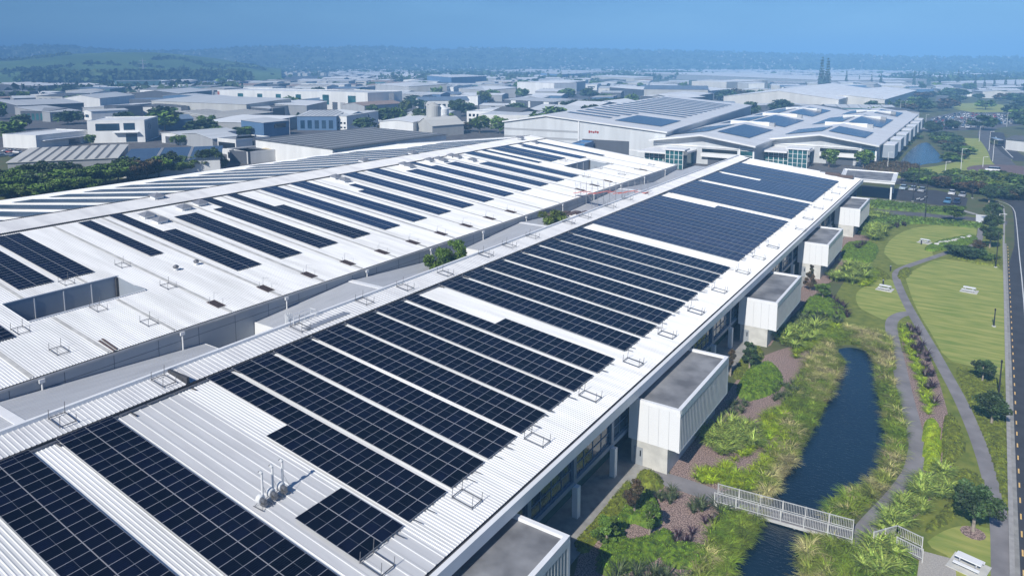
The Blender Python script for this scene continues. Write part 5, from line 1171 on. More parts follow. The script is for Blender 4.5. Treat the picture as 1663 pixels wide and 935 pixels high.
S(246,164,400,170,10,45,'long pale concrete hall with a light roof behind the white fronted shed', wall='w_concrete', roof='r_pale', kind='m')
S(400,170,485,165,9,36,'light roofed continuation of the long concrete hall', wall='w_concrete', roof='r_white', kind='m')
S(291,152,344,147,8,50,'dark gabled hall with a long pale roof in the left middle distance', wall='w_dark', roof='r_pale', kind='gw', rise=3)
S(353,147,520,150,12,45,'very long white hall with square dark windows along its front', wall='w_white', roof='r_white', kind='f', feats=[('window',.205,.26,3,9.5,'glass_teal'),('window',.40,.45,3,9.5,'glass_teal'),('window',.58,.63,3,9.5,'glass_teal'),('window',.77,.82,3,9.5,'glass_teal'),('band',.0,.02,1,11,'w_red')])
S(519,149,597,152,15,40,'tall white front with two glazed stair towers and open docks', wall='w_white', roof='r_pale', kind='f', feats=[('window',.06,.20,4,12.5,'glass_teal'),('window',.60,.76,.5,12.5,'glass_teal'),('door',.27,.38,.1,6.5),('door',.44,.54,.1,6.5,'w_grey'),('door',.8,.95,.1,6,'w_grey')])
S(598,153,640,152,14,38,'plain blue grey side block of the tall white front', wall='w_grey', roof='r_pale', kind='f')
S(301,187,345,193,6,40,'cream sawtooth lined roof nearest the blue roofed shed', wall='w_grey', roof='r_cream', kind='m', stripes=8)
S(345,190,400,186,6,40,'cream lined roof right of the first lined one', wall='w_grey', roof='r_cream', kind='m', stripes=7)
S(252,196,314,193,6,22,'blue roofed shed with a dark blue front', wall='w_blue', roof='r_blue', kind='gw', rise=2)
S(329,198,428,200,6.5,40,'wide white flat roof shed before the lined roofs', wall='w_grey', roof='r_white', kind='m', rise=1)
S(428,200,470,196,8,18,'blue grey office with ribbon window and white end wall', wall='w_blue', roof='r_pale', kind='m', feats=[('window',.4,.85,4.5,7,'glass_dark')])
S(399,175,438,176.5,7,22,'low cream shed with dark roof edge before the long white hall', wall='w_cream', roof='r_dark', kind='m')
S(438,177,487,172,7,22,'dark roofed shed joined to the low cream one', wall='w_dark', roof='r_pale', kind='m')
S(498,172,531,165,8,24,'blue grey shed with slanting roof in front of the tall docks', wall='w_grey', roof='r_white', kind='m')
bb = S(482,189,546,189,8.5,30,'blue glass fronted building under a striped pale roof', wall='w_blue', roof='r_pale', kind='m', stripes=9, feats=W_(5,1,6,'glass_blue'))
S(545,188,563,189,8.5,28,'white end block with small dark windows beside the blue glass front', wall='w_white', roof='r_pale', kind='m', feats=W_(3,1,2,'glass_dark')+W_(3,3.6,4.8,'glass_dark'))
S(563,189,600,187,8,26,'blue walled gable shed with a white sign canopy', wall='w_blue', roof='r_pale', kind='gd', rise=2.5, feats=[('canopy',.4,.65,4,4.5)])
S(592,172,655,168,7,26,'shed with a reddish tan roof right of the tall docks', wall='w_grey', roof='r_tan', kind='gw', rise=2)
S(590,182,622,184,6,16,'low white shed with dark strip window', wall='w_white', roof='r_white', kind='m', feats=[('window',.05,.95,2,3.4,'glass_dark')])
S(620,188,645,187,4.5,14,'small pale canopy roof by the yellow green tree', wall='w_grey', roof='r_white', kind='gw')
# --- centre
S(639,138,664,141,12,46,'light concrete end block of a grey hall', wall='w_concrete', roof='r_pale', kind='m')
S(664,141,720,137,12,44,'long grey hall with dark doors right of the light end block', wall='w_grey', roof='r_white', kind='m', feats=[('door',.4,.52,.2,7),('door',.68,.78,.2,7)])
S(680,164,762,163,7,30,'blue roofed workshop with a white gable right end', wall='w_white', roof='r_blue', kind='gw', rise=2.5, feats=W_(9,1,4,'glass_dark'))
S(676,202,702,205,6,22,'concrete coloured gable shed beside the silos', wall='w_concrete', roof='r_cream', kind='gd', rise=4)
S(758,182,800,183,7,16,'white two storey office with two rows of square windows', wall='w_white', roof='r_pale', kind='f', feats=W_(6,.8,2.6,'glass_dark')+W_(6,4,5.8,'glass_dark'))
S(800,183,837,185,7,26,'dark gabled shed with a dull red door', wall='w_grey', roof='r_dark', kind='gw', rise=3, feats=[('door',.58,.72,.1,5,'w_red'),('door',.1,.35,.1,4)])
S(838,185,877,182,7,24,'dark blue gable end beside the dull red door shed', wall='w_dark', roof='r_dark', kind='gd', rise=3)
S(840,134,900,136,14,40,'large white block with small square windows above the low porch roofs', wall='w_white', roof='r_white', kind='f', feats=W_(5,1.2,3.2,'glass_dark',.5,.98)+W_(4,6.2,8,'glass_dark',.7,.98))
S(900,136,951,132,13,36,'blue grey right wing of the large white block', wall='w_grey', roof='r_white', kind='m')
S(745,144,788,147,9,40,'pale front shed below the blue grey block', wall='w_cream', roof='r_white', kind='m')
S(788,147,840,142,9,30,'grey banded shed left of the large white block', wall='w_grey', roof='r_pale', kind='m')
S(733,126,790,124,14,50,'tall blue grey block left of centre in the haze', wall='w_blue', roof='r_white', kind='m')
S(790,115,912,119,10,150,'huge white roofed hall spreading across the centre', wall='w_grey', roof='r_white', kind='m', rise=4, feats=W_(8,1,5,'glass_dark'))
S(912,121,958,119,12,50,'blue walled box at the right of the huge white roof', wall='w_blue', roof='r_pale', kind='m')
S(818,162,900,166,6,26,'shed row with white pillars and dark bays', wall='w_dark', roof='r_pale', kind='m', feats=[('band',.15,.25,.2,5.6,'w_white'),('band',.5,.54,.2,5.6,'w_white'),('band',.8,.9,.2,5.6,'w_white')])
S(880,164,948,168,6,26,'low grey roof before the dark bays', wall='w_white', roof='r_grey', kind='m')
S(858,178,930,182,6,36,'large pale blue roof left of the round tree row', wall='w_grey', roof='r_pale', kind='gw', rise=3)
S(962,177,1014,170,7,26,'curved looking pale barn right of the round tree row', wall='w_grey', roof='r_white', kind='gd', rise=3.5)
S(1014,171,1044,167,7,30,'pale blue shed behind the pale barn', wall='w_blue', roof='r_white', kind='gw', rise=3)
S(1040,157,1100,160,9,40,'white roof with a dark band wall pointing right', wall='w_dark', roof='r_white', kind='gd', rise=2.5)
S(1100,160,1158,152,9,30,'dark walled right half of the pointed white roof', wall='w_dark', roof='r_white', kind='m')
S(1046,145,1150,146,12,50,'long dull hall with pale wall panels and a slate coloured roof', wall='w_concrete', roof='r_blue', kind='gw', rise=3)
S(1152,148,1186,145,10,24,'colonnaded white shed left of the cream block', wall='w_white', roof='r_white', kind='m', feats=W_(6,1,7,'w_dark'))
S(1180,134,1247,131,14,50,'large cream block above the tree row', wall='w_cream', roof='r_white', kind='f', feats=[('door',.75,.85,.2,6)])
S(1200,134,1216,136,12,20,'bright white block with grey ribbed side', wall='w_white', roof='r_white', kind='m')
S(1216,136,1246,133,12,36,'grey ribbed side block left of the white halls', wall='w_grey', roof='r_white', kind='m')
S(960,124,1030,127,10,40,'cream banded hall in the hazy centre right', wall='w_cream', roof='r_white', kind='m')
S(990,142,1044,146,9,36,'white roof over a dark bay right of the large white block', wall='w_dark', roof='r_white', kind='gw', rise=2)

# --- the big solar hall, the twin office halls and the white halls
bh = empty('solar_hall', (0,0,0), 0, 'big white hall with thin solar rows on its roof and a red gable sign', 'warehouse')
P1 = G(868,195,13); P2 = G(1081,214,12); P3 = G(1220,171,12); dv = (P3-P2); dv.z = 0; Ld = dv.length; dv.normalize(); wv = Vector((dv.y,-dv.x,0)); wid = 78.0
bh.location = (P2.x-wv.x*wid, P2.y-wv.y*wid, 0); bh.rotation_euler = (0,0,math.atan2(wv.y, wv.x))
rx = 22.0; hz, rz_ = 12.0, 17.0; hl = 13.5
bh_g = MB(); bh_g.quad((0,0,0),(wid,0,0),(wid,0,hz),(rx,0,rz_),(0,0,hl)); bh_g.quad((wid,0,0),(wid,Ld,0),(wid,Ld,hz),(wid,0,hz)); bh_g.quad((0,Ld,0),(0,0,0),(0,0,hl),(0,Ld,hl)); bh_g.build('wall', 'r_pale', bh)
g = MB(); g.quad((rx,-.8,rz_+.1),(wid+.8,-.8,hz),(wid+.8,Ld,hz),(rx,Ld,rz_+.1)); g.quad((-.8,-.8,hl),(rx,-.8,rz_+.1),(rx,Ld,rz_+.1),(-.8,Ld,hl)); g.quad((rx,-.8,rz_-.5),(rx,-.8,rz_+.1),(-.8,-.8,hl),(-.8,-.8,hl-.6)); g.quad((wid+.8,-.8,hz-.6),(wid+.8,-.8,hz),(rx,-.8,rz_+.1),(rx,-.8,rz_-.5)); g.quad((wid+.8,-.8,hz-.6),(wid+.8,Ld,hz-.6),(wid+.8,Ld,hz),(wid+.8,-.8,hz)); bh_r = g.build('roof', 'roof_white', bh)
bz = lambda x: rz_-(x-rx)*(rz_-hz)/(wid-rx)
g = MB()
for z in (3, 6, 9.5): g.box(-.01, 38, -.05, 0, z, z+.9)
g.build('cladding_stripe', 'w_grey', bh); MB().box(40,62,-.05,0,.1,7).build('dock_opening', 'w_dark', bh); MB().box(38,38.5,-.5,.0,0,15).box(62,78,-.06,0,3,3.4).build('corner_trim', 'white_paint', bh)
sg = MB()
for i in range(5): sg.box(43+i*1.0, 43.7+i*1.0, -.12, -.06, 9.8+.2*(i%2), 10.9-.15*(i%3)); sg.box(43+i*1.0, 43.9+i*1.0, -.12, -.06, 10.2, 10.42)
sg.build('red_sign', 'car_red', bh)
for k in range(15):
    y_ = 20+k*(Ld-34)/15; e = empty('solar_panel_strip', (rx+1.5,y_,bz(rx+1.5)+.25), 0, f'thin grey blue solar row on the big distant hall roof, {ordn(k)} from its near gable', 'solar panels', 'solar rows on the big hall'); e.parent = None
    ang = math.atan2(rz_-hz, wid-rx); e.matrix_world = bh.matrix_basis @ Matrix.Translation((rx+1.5,y_,bz(rx+1.5)+.3)) @ Matrix.Rotation(ang, 4, 'Y')
    if k < 2: MB().box(0,22,0,4.4,-.05,0).build('panel_row', 'strip_cells_pale', e)
    elif k < 4: MB().box(0,24,0,4.4,-.05,0).build('panel_row', 'strip_cells_pale', e)
    else: MB().box(0,46,0,4.4,-.05,0).build('panel_row', 'strip_cells_pale', e)
e = empty('solar_panel_field', (0,0,0), 0, 'solid square of solar panels low on the big distant hall roof', 'solar panels'); e.matrix_world = bh.matrix_basis @ Matrix.Translation((rx+28,14,bz(rx+28)+.3)) @ Matrix.Rotation(ang, 4, 'Y'); MB().box(0,22,0,34,-.05,0).build('panel_row', 'strip_cells_pale', e)

def office_hall(Pn, Pe, Pf, h, wid, label, fields, pods=0, rise=3.2):
    """Pn: near right eave corner, Pf: far right eave corner; hall extends wid to the left"""
    dv = Pf-Pn; dv.z = 0; Ld = dv.length; dv.normalize(); wv = Vector((dv.y,-dv.x,0))
    e = empty('office_hall', (Pn.x-wv.x*wid, Pn.y-wv.y*wid, 0), math.atan2(wv.y,wv.x), label, 'warehouse', 'white halls with solar roofs'); rx = wid*.5
    FOOT.append([((e.matrix_basis@Vector(q)).x,(e.matrix_basis@Vector(q)).y) for q in ((0,-12,0),(wid,-12,0),(wid,Ld,0),(0,Ld,0))])
    g = MB(); g.quad((0,0,0),(wid,0,0),(wid,0,h),(rx,0,h+rise),(0,0,h)); g.quad((wid,0,0),(wid,Ld,0),(wid,Ld,h),(wid,0,h)); g.quad((0,Ld,0),(0,0,0),(0,0,h),(0,Ld,h)); g.build('wall', 'r_pale', e)
    g = MB(); g.quad((rx,-3,h+rise+.1),(wid+1,-3,h),(wid+1,Ld,h),(rx,Ld,h+rise+.1)); g.quad((-1,-3,h),(rx,-3,h+rise+.1),(rx,Ld,h+rise+.1),(-1,Ld,h)); g.quad((-1,-3,h-.7),(rx,-3,h+rise-.6),(rx,-3,h+rise+.1),(-1,-3,h)); g.quad((rx,-3,h+rise-.6),(wid+1,-3,h-.7),(wid+1,-3,h),(rx,-3,h+rise+.1)); g.quad((wid+1,-3,h-.7),(wid+1,Ld,h-.7),(wid+1,Ld,h),(wid+1,-3,h)); ro = g.build('roof', 'roof_white', e)
    zz = lambda x: h+rise-(abs(x-rx))*rise/(wid/2)
    k = 0
    for (x0,x1,y0,y1) in fields:
        g = MB(); X0,X1,Y0_,Y1_ = x0*wid,x1*wid,y0*Ld,y1*Ld; g.quad((X0,Y0_,zz(X0)+.35),(X1,Y0_,zz(X1)+.35),(X1,Y1_,zz(X1)+.35),(X0,Y1_,zz(X0)+.35))
        f = g.build('solar_panel_field', 'strip_cells_pale'); f.matrix_world = e.matrix_basis.copy(); k += 1; tag(f, f'{ordn(k-1)} solar field from the near end on the {label.split(",")[0]}', 'solar panels')
    for y_ in (.30,.57,.82):
        q = MB(); q.box(wid*.3,rx,Ld*y_-1,Ld*y_,zz(wid*.3),zz(rx)+.45); q.box(rx,wid*.74,Ld*y_-1,Ld*y_,zz(wid*.74),zz(rx)+.35); q.build('roof_monitor', 'flash_white', ro)
        MB().box(wid*.74,wid*.80,Ld*y_-1.6,Ld*y_+.8,zz(wid*.8),zz(wid*.74)+1.6).build('plant_box', 'w_grey', ro)
    MB().box(2,wid*.42,-14,-.2,0,5.2).build('reception_wing', 'glass_teal', e); MB().box(0,wid*.45,-17,-.1,5.2,5.9).build('wing_roof', 'flash_white', e)
    g = MB()
    for i in range(9): x = 2+(wid*.42-2)*i/8; g.box(x-.12,x+.12,-14.12,-14,0,5.2)
    for z in (1.7,3.4): g.box(2,wid*.42,-14.1,-14,z,z+.15)
    g.build('mullion', 'white_paint', e); MB().box(wid*.50,wid*.84,-.12,0,4.9,6.3).build('window', 'glass_dark', e); MB().box(wid*.56,wid*.80,-.12,0,.1,2.9).build('garage_opening', 'w_dark', e); MB().box(wid*.87,wid*.985,-.12,0,.6,h-2).build('window', 'glass_teal', e)
    g = MB().box(wid*.50,wid*.85,-1.6,-.13,3.2,4.6); g.box(wid*.855,wid*.868,-.4,-.0,0,h-.8); g.box(wid*.985,wid*1.0,-.4,-.0,0,h-.8)
    for z in (2.4,4.4,6.4): g.box(wid*.87,wid*.985,-.2,-.12,z,z+.18)
    g.box(0,wid,-.25,-.01,6.9,7.4); g.build('facade_frame', 'white_paint', e)
    MB().box(wid*.30,wid*.47,-19,-14.2,0,7.2).build('glass_tower', 'glass_teal', e); MB().box(wid*.28,wid*.49,-19.6,-13.6,7.2,7.7).build('tower_roof', 'flash_white', e)
    g = MB()
    for i in range(5): x = wid*(.30+.0425*i); g.box(x-.1,x+.1,-19.1,-19,0,7.2)
    for z in (1.8,3.6,5.4): g.box(wid*.30,wid*.47,-19.08,-19,z,z+.12)
    g.build('tower_frame', 'white_paint', e)
    for i in range(pods):
        y_ = Ld*(.06+i*.9/pods); MB().box(wid+.2,wid+5.2,y_,y_+Ld*.9/pods*.55,2.6,h-1.2).build('side_pod', 'clad_blue', e)
        MB().box(wid+.3,wid+5.1,y_+.1,y_+Ld*.9/pods*.55-.1,h-1.19,h-1.0).build('pod_roof', 'flash_white', e)
    return e
office_hall(G(1425,235,9), None, G(1489,185.5,9), 9, 42, 'right hand solar hall beside the far pond, seen before the roundabout', [(.1,.46,.06,.20),(.52,.86,.06,.20),(.1,.44,.36,.62),(.52,.86,.34,.62),(.15,.44,.75,.93),(.56,.85,.75,.93)], pods=7)
office_hall(G(1226,236,9), None, G(1375,180,9), 9, 42, 'left hand solar hall with a glazed reception, behind the front building gable', [(.08,.45,.06,.24),(.54,.86,.06,.24),(.1,.45,.34,.52),(.52,.88,.32,.52),(.1,.45,.62,.9),(.55,.86,.64,.9)], pods=0)
def whall(Pn, Pf, h, wid, label, rise=4):
    dv = Pf-Pn; dv.z = 0; Ld = dv.length; dv.normalize(); wv = Vector((dv.y,-dv.x,0)); A = Pn-wv*wid; return shed(A, Pn, h, Ld, label, wall='w_cream', roof='r_white', kind='gd', rise=rise, feats=[('window',.02,.5,.5,3.2,'glass_teal'),('band',.55,.98,3.6,4.2,'w_grey')])
whall(G(1362,162,10), G(1425,146,10), 10, 95, 'big plain white hall behind the solar halls, left of the pair', 6)
whall(G(1437,162,9), G(1489,147,9), 9, 62, 'plain white hall pointing right behind the solar halls', 3)
for i in range(9):
    u0 = 1335+i*18; S(u0,146-.1*i,u0+17,145.6,4.5,16,f'low teal grey roofed unit in the row before the pines, {ordn(i)} from the left', wall='w_grey', roof='r_blue', kind='gd', rise=2.4, name='house', cat='house', group='row of low units before the pines')
S(1350,131,1505,129,9,620,'very wide white roof stretching right behind the pines', wall='w_grey', roof='r_white', kind='m', rise=3)
S(1512,133,1700,139,8,560,'widest white roof reaching the right edge behind the pines', wall='w_grey', roof='r_white', kind='m', rise=4, stripes=3)
S(1634,149,1680,150,6,24,'white louvered low building at the right edge', wall='w_grey', roof='r_white', kind='f', feats=[('window',.02,.98,1,2.2,'glass_dark'),('window',.02,.98,3.2,4.4,'glass_dark')])
S(1520,157,1560,158,5,14,'thin flat canopy building inside the right hand park', wall='w_dark', roof='r_white', kind='f')
S(1634,226,1690,232,5,12,'white kiosk block with dark roof at the right edge beyond the bus', wall='w_white', roof='r_dark', kind='gw', rise=1.5)
for i,(u,v,r_,h,m,lab) in enumerate([(704,213,4.2,15,'w_concrete','tall round pale silo beside the mast'),(718,212,4.2,13,'w_white','white round tank right of the tall silo'),(723,213,3.0,8.5,'w_grey','small grey tank with a cone top by the bushes'),(668,208,3.4,7.5,'w_concrete','short squat silo left of the concrete gable shed'),
                                  (1006,241,2.6,11,'w_white','white upright gas tank behind the middle roof'),(1042,234,2.4,9.5,'truck_blue','bright blue upright tank by the round tree'),(1026,232,2.6,9,'w_white','pale square topped tank between the white and blue tanks'),(1017,236,1.3,8,'w_white','thin pale tank beside the upright gas tank')]):
    p = G(u,v); e = empty('silo', (p.x,p.y,0), 0, lab, 'silo', 'silos and tanks'); MB().cyl((0,0,.6),(0,0,h),r_,seg=20).build('tank', m, e); MB().cyl((0,0,h),(0,0,h+r_*.5),r_,r_*.25,seg=20).build('top', m, e); MB().box(-r_*.6,r_*.6,-r_*.6,r_*.6,0,.6).build('foot', 'concrete', e)
S(1012,226,1036,228,7,10,'blue grey tall fenced plant enclosure between the tanks', wall='w_blue', roof='r_grey', kind='f')
S(949,236,964,231,6,6,'blue shipping container stack behind the far roof edge', wall='truck_blue', roof='w_blue', kind='f', name='container', cat='container')

mound('shade_hedge', px([(1395,273),(1430,268),(1462,269),(1500,275),(1480,280),(1440,281)]), 1.6, 'leaf_brown', 'dark purplish hedge mass between the canopy and the far pond', 'hedge', seed=40, dens=6, leaf=.4, grid=.8)
# --- procedural industrial estate filling the haze
rr = random.Random(21); n_ind = 0; farm = MB(); farr = MB()
def overlap(x, y, r):
    for P in FOOT:
        cx = sum(q[0] for q in P)/4; cy = sum(q[1] for q in P)/4; R2 = math.hypot(P[0][0]-cx, P[0][1]-cy)
        if math.hypot(x-cx, y-cy) < R2*.92+r: return True
    return False
walls = ['w_white','w_white','w_cream','w_grey','w_grey','w_dark','w_blue','w_concrete','w_teal']; roofs = ['r_white','r_white','r_white','r_pale','r_pale','r_grey','r_blue','r_cream','r_tan','r_dark']
cand = []
ya = .32; ca, sa = math.cos(ya), math.sin(ya)
for i in range(-72, 46):
    for j in range(0, 72):
        lx = i*58+rr.uniform(-8,8); ly = 300+j*45+rr.uniform(-6,6); x = lx*ca-ly*sa; y = lx*sa+ly*ca
        if y < 300: continue
        d = math.hypot(x,y); th = math.atan2(-x, y)-YAW
        if abs(th) > .68 or d > 2900: continue
        if x > -60 and d < 900: continue
        if th > .25 and 1350 < d: continue
        if x > -0.1*y and y > 600: 
            if rr.random() < .55: continue
        cand.append((d,x,y))
cand.sort()
desc_w = {'w_white':'white','w_cream':'cream','w_grey':'grey','w_dark':'dark','w_blue':'blue','w_concrete':'concrete','w_teal':'teal'}
indiv = 0
for d,x,y in cand:
    w = rr.uniform(28,54); dp = rr.uniform(20,36); h = rr.uniform(4.5,8)
    if rr.random() < .08: continue
    if overlap(x, y, 16): continue
    a = ya+(0 if rr.random() < .6 else -math.pi/2)*1; ca2, sa2 = math.cos(a), math.sin(a)
    A = Vector((x-ca2*w/2, y-sa2*w/2)); B = Vector((x+ca2*w/2, y+sa2*w/2))
    kd = rr.choice(['gd','gw','gw','m','f']); wl = rr.choice(walls); rf = rr.choice(roofs if x < -.75*y or rr.random() < .35 else roofs[:5])
    if indiv < 215:
        feats = [('door', .1+.2*k, .2+.2*k, .1, 4) for k in range(4) if rr.random() < .4]+([('window', .55,.9,h*.5,h*.72,'glass_dark')] if rr.random() < .5 else [])
        shed(A, B, h, dp, 'one of the small hazy warehouses crowded across the industrial estate beyond the big roofs', wall=wl, roof=rf, kind=kd, feats=feats, group='hazy warehouses of the industrial estate', stripes=(6 if rr.random() < .2 else 0), detail=False); FOOT.pop(); indiv += 1
    else:
        g = farm; n = len(g.v); D = dp; pts = [(0,0),(w,0),(w,D),(0,D)]; T = lambda px_,py_: (A.x+ca2*px_-sa2*py_, A.y+sa2*px_+ca2*py_)
        g.v += [(*T(*q),0) for q in pts]+[(*T(*q),h) for q in pts]; g.f += [tuple(n+i for i in q) for q in ((0,1,5,4),(1,2,6,5),(2,3,7,6),(3,0,4,7))]
        g = farr; n = len(g.v); ov = .4; g.v += [(*T(-ov,-ov),h+.05),(*T(w+ov,-ov),h+.05),(*T(w+ov,D/2),h+2),(*T(-ov,D/2),h+2),(*T(w+ov,D+ov),h+.05),(*T(-ov,D+ov),h+.05)]; g.f += [(n,n+1,n+2,n+3),(n+3,n+2,n+4,n+5)]
if farm.v:
    o = farm.build('distant_estate', 'w_grey'); tag(o, 'mass of far off warehouses fading into blue haze', 'buildings', None, 'stuff'); r_ = farr.build('roofs', 'r_white', o)

# ================================================================== TREES beyond
def belt(name, pts, H, rw, m, labels, lod=1, kind='round', group=None, th=.12, jitter=.2):
    for i, (u, v) in enumerate(pts):
        p = G(u, v); s = 1+random.uniform(-jitter, jitter); mm = m if isinstance(m, str) else random.choice(m)
        tree(name, p.x, p.y, H*s, rw*s*random.uniform(.85,1.2), kind, mm, labels, lod, th, group)
TL = ['leaf_green','leaf_dark','leaf_green']
for i,(u,v,H,rw,m) in enumerate([(5,318,8,6,'leaf_green'),(30,312,8,6,'leaf_green'),(52,316,7,5.5,'leaf_dark'),(68,306,10,6.5,'leaf_dark'),(85,312,8,6,'leaf_green'),(108,308,7.5,6,'leaf_green'),(128,304,7,6,'leaf_green'),(150,301,7.5,6,'leaf_green'),(172,298,8,6,'leaf_green'),(192,296,8.5,6,'leaf_green'),(207,292,9,5.5,'leaf_dark'),(222,293,8,5,'leaf_brown'),(240,290,8,5.5,'leaf_brown'),(258,287,8,5,'leaf_green'),(276,285,9,5,'leaf_dark'),(296,284,7.5,5.5,'leaf_green'),(318,281,7,5.5,'leaf_green'),(340,279,10,5,'leaf_dark'),(352,277,6,4,'leaf_green'),(20,322,7,6,'leaf_green'),(118,300,9,5,'leaf_dark'),(44,302,8,5,'leaf_green'),(0,308,7,6,'leaf_dark'),(92,322,7,6,'leaf_green'),(60,326,6,6,'leaf_green'),(140,314,6,5,'leaf_green')]):
    p = G(u,v); q = min(p.x, -207.0); tree('belt_tree', q, p.y+0, H, rw, 'round', m, f'bushy tree of the green belt along the left roof edge, {ordn(i)} planted', 0 if i % 2 else 1, .1, 'tree belt along the left roof edge')
for i,(u,v,H,rw,m,lab) in enumerate([(779,216,11,6.5,'leaf_green','round green tree, left one of two beside the solar hall'),(812,217,11,6,'leaf_green','round green tree, right one of two beside the solar hall'),(1058,250,9.5,5.5,'leaf_dark','round green tree beside the white truck'),(920,232,6,3,'leaf_green','little bush peeping over the far roof edge'),(935,235,4,3,'leaf_dark','second little bush over the far roof edge'),
        (1346,272,8.2,3.6,'leaf_green','lollipop green tree left of the white entry of the right solar hall'),(1402,273,8.5,3.6,'leaf_green','lollipop green tree right of the white entry of the right solar hall'),(386,224,6,5,'leaf_dark','dark tree by the dark glazed office'),(402,222,7,6,'leaf_green','wide green tree row piece before the white flat roof'),(350,222,6.5,4,'leaf_green','green tree left of the white office block'),(290,236,6,4.5,'leaf_green','light green bush tree before the small white shed'),(146,236,6,3,'leaf_green','small tree at the step of the emblem building'),
        (659,186,12,6,'leaf_yellow','yellow green tree in the centre of the contractor yard'),(650,195,7,5,'leaf_green','low green bush under the yellow green tree'),(742,190,15,6,'leaf_dark','dark tall tree left of the white two storey office'),(785,170,14,8,'leaf_yellow','olive wide tree behind the dark gabled shed'),(680,178,9,8,'leaf_dark','dark broad tree before the blue roofed workshop'),(605,186,9,5,'leaf_green','green tree beside the blue walled shed'),(715,214,6,4.5,'leaf_yellow','yellow green bush below the small tank'),(735,216,5,5,'leaf_green','green bush right of the small tank'),(756,214,6.5,6,'leaf_brown','purple grey bush before the pale vehicles'),
        (486,205,9,2.6,'leaf_dark','left palm like tree before the blue glass front'),(541,204,9,2.6,'leaf_dark','right palm like tree before the blue glass front'),(848,206,8,8,'leaf_green','green clump at the left corner of the solar hall'),(870,202,7,8,'leaf_green','green clump just behind the solar hall corner')]):
    p = G(u,v); tree('yard_tree', p.x, p.y, H, rw, 'round', m, lab, 1, .15)
for i in range(9): p = G(920+i*8, 183-i*.8); tree('row_tree', p.x, p.y, 10, 6.5, 'round', 'leaf_dark', f'clipped dark tree in the row behind the solar hall, {ordn(i)} from the left', 1, .15, 'clipped row behind the solar hall')
belt('yard_tree', [(1165+i*9, 162+(i%3)) for i in range(10)], 11, 8, ['leaf_dark','leaf_brown','leaf_dark'], 'one of the dark trees massed right of the solar hall roof', 2, group='dark trees right of the solar hall')
belt('hedge_tree', [(1480+i*7+((i*37)%5), 296+i*1.3-((i*13)%7)*1.2) for i in range(26)], 4.2, 4.2, ['leaf_dark','leaf_green','leaf_dark','leaf_brown'], 'one of the dense dark shrubs massed between the roundabout and the car park', 1, 'shrub', 'dense shrubs before the roundabout', .05)
belt('hedge_tree', [(1590+i*8, 306+i*2.2) for i in range(9)]+[(1600+i*9, 292+i*2) for i in range(8)]+[(1580,300),(1570,296),(1560,294)], 4.6, 4.5, ['leaf_dark','leaf_green','leaf_yellow'], 'one of the dense shrubs massed at the right edge above the road bend', 1, 'shrub', 'dense shrubs by the right edge', .05)
belt('pond_shrub', [(1532,238),(1540,244),(1548,250),(1552,258),(1545,262),(1555,246),(1524,232),(1538,231),(1550,236),(1560,242),(1566,250),(1564,258),(1530,224),(1545,226),(1518,226),(1556,232)], 4, 4.5, ['leaf_dark','leaf_green','leaf_brown'], 'one of the scrubby bushes round the right shore of the far pond', 2, 'shrub', 'bushes round the far pond', .05)
belt('pond_shrub', [(1437,268),(1444,259),(1452,250),(1460,243),(1470,236),(1480,229),(1490,226),(1428,276),(1450,272)], 2.2, 2.8, ['leaf_dark','leaf_green'], 'one of the bushes between the pods and the far pond', 2, 'shrub', 'bushes left of the far pond', .05)
belt('park_tree', [(1430,176),(1445,172),(1470,178),(1480,182),(1492,176),(1500,182),(1530,180),(1540,176),(1486,168),(1500,162),(1512,158),(1536,160),(1560,158),(1578,156),(1590,162),(1604,156),(1612,150),(1624,164),(1640,160),(1650,168),(1658,176),(1645,186),(1655,194),(1660,202),(1600,178),(1642,152),(1572,148),(1556,150),(1540,152),(1660,160),(1630,156),(1548,170),(1555,166),(1420,180)], 8, 7.5, ['leaf_dark','leaf_green','leaf_dark','leaf_brown'], 'one of the rounded park trees in the right hand distance', 2, group='park trees right of the halls', jitter=.3)
belt('car_park_tree', [(1515,209),(1545,211),(1508,214),(1518,216)], 6.5, 5.5, 'leaf_dark', 'one of the dark trees standing in the distant car park', 1, group='trees in the distant car park')
for i,(u,vb,vt) in enumerate([(1333,143,97),(1343,143,99),(1430,140,120),(1484,141,119),(1499,136,119),(1525,144,123),(1555,142,118),(1583,145,126),(1598,148,130),(1614,147,128),(1632,147,127),(1648,147,131),(1374,140,118),(1395,138,124),(9,133,117),(16,134,116),(24,133,118),(1540,141,127),(1415,139,122)]):
    p = G(u,vb); dd = math.hypot(p.x,p.y); H = (vb-vt)/F_PX*dd*1.0; tree('norfolk_pine', p.x, p.y, H, H*.24, 'pine', 'leaf_pine', f'tiered dark pine on the far skyline of low roofs, {ordn(i)} in the planting', 2, .08, 'tiered pines in the distance')
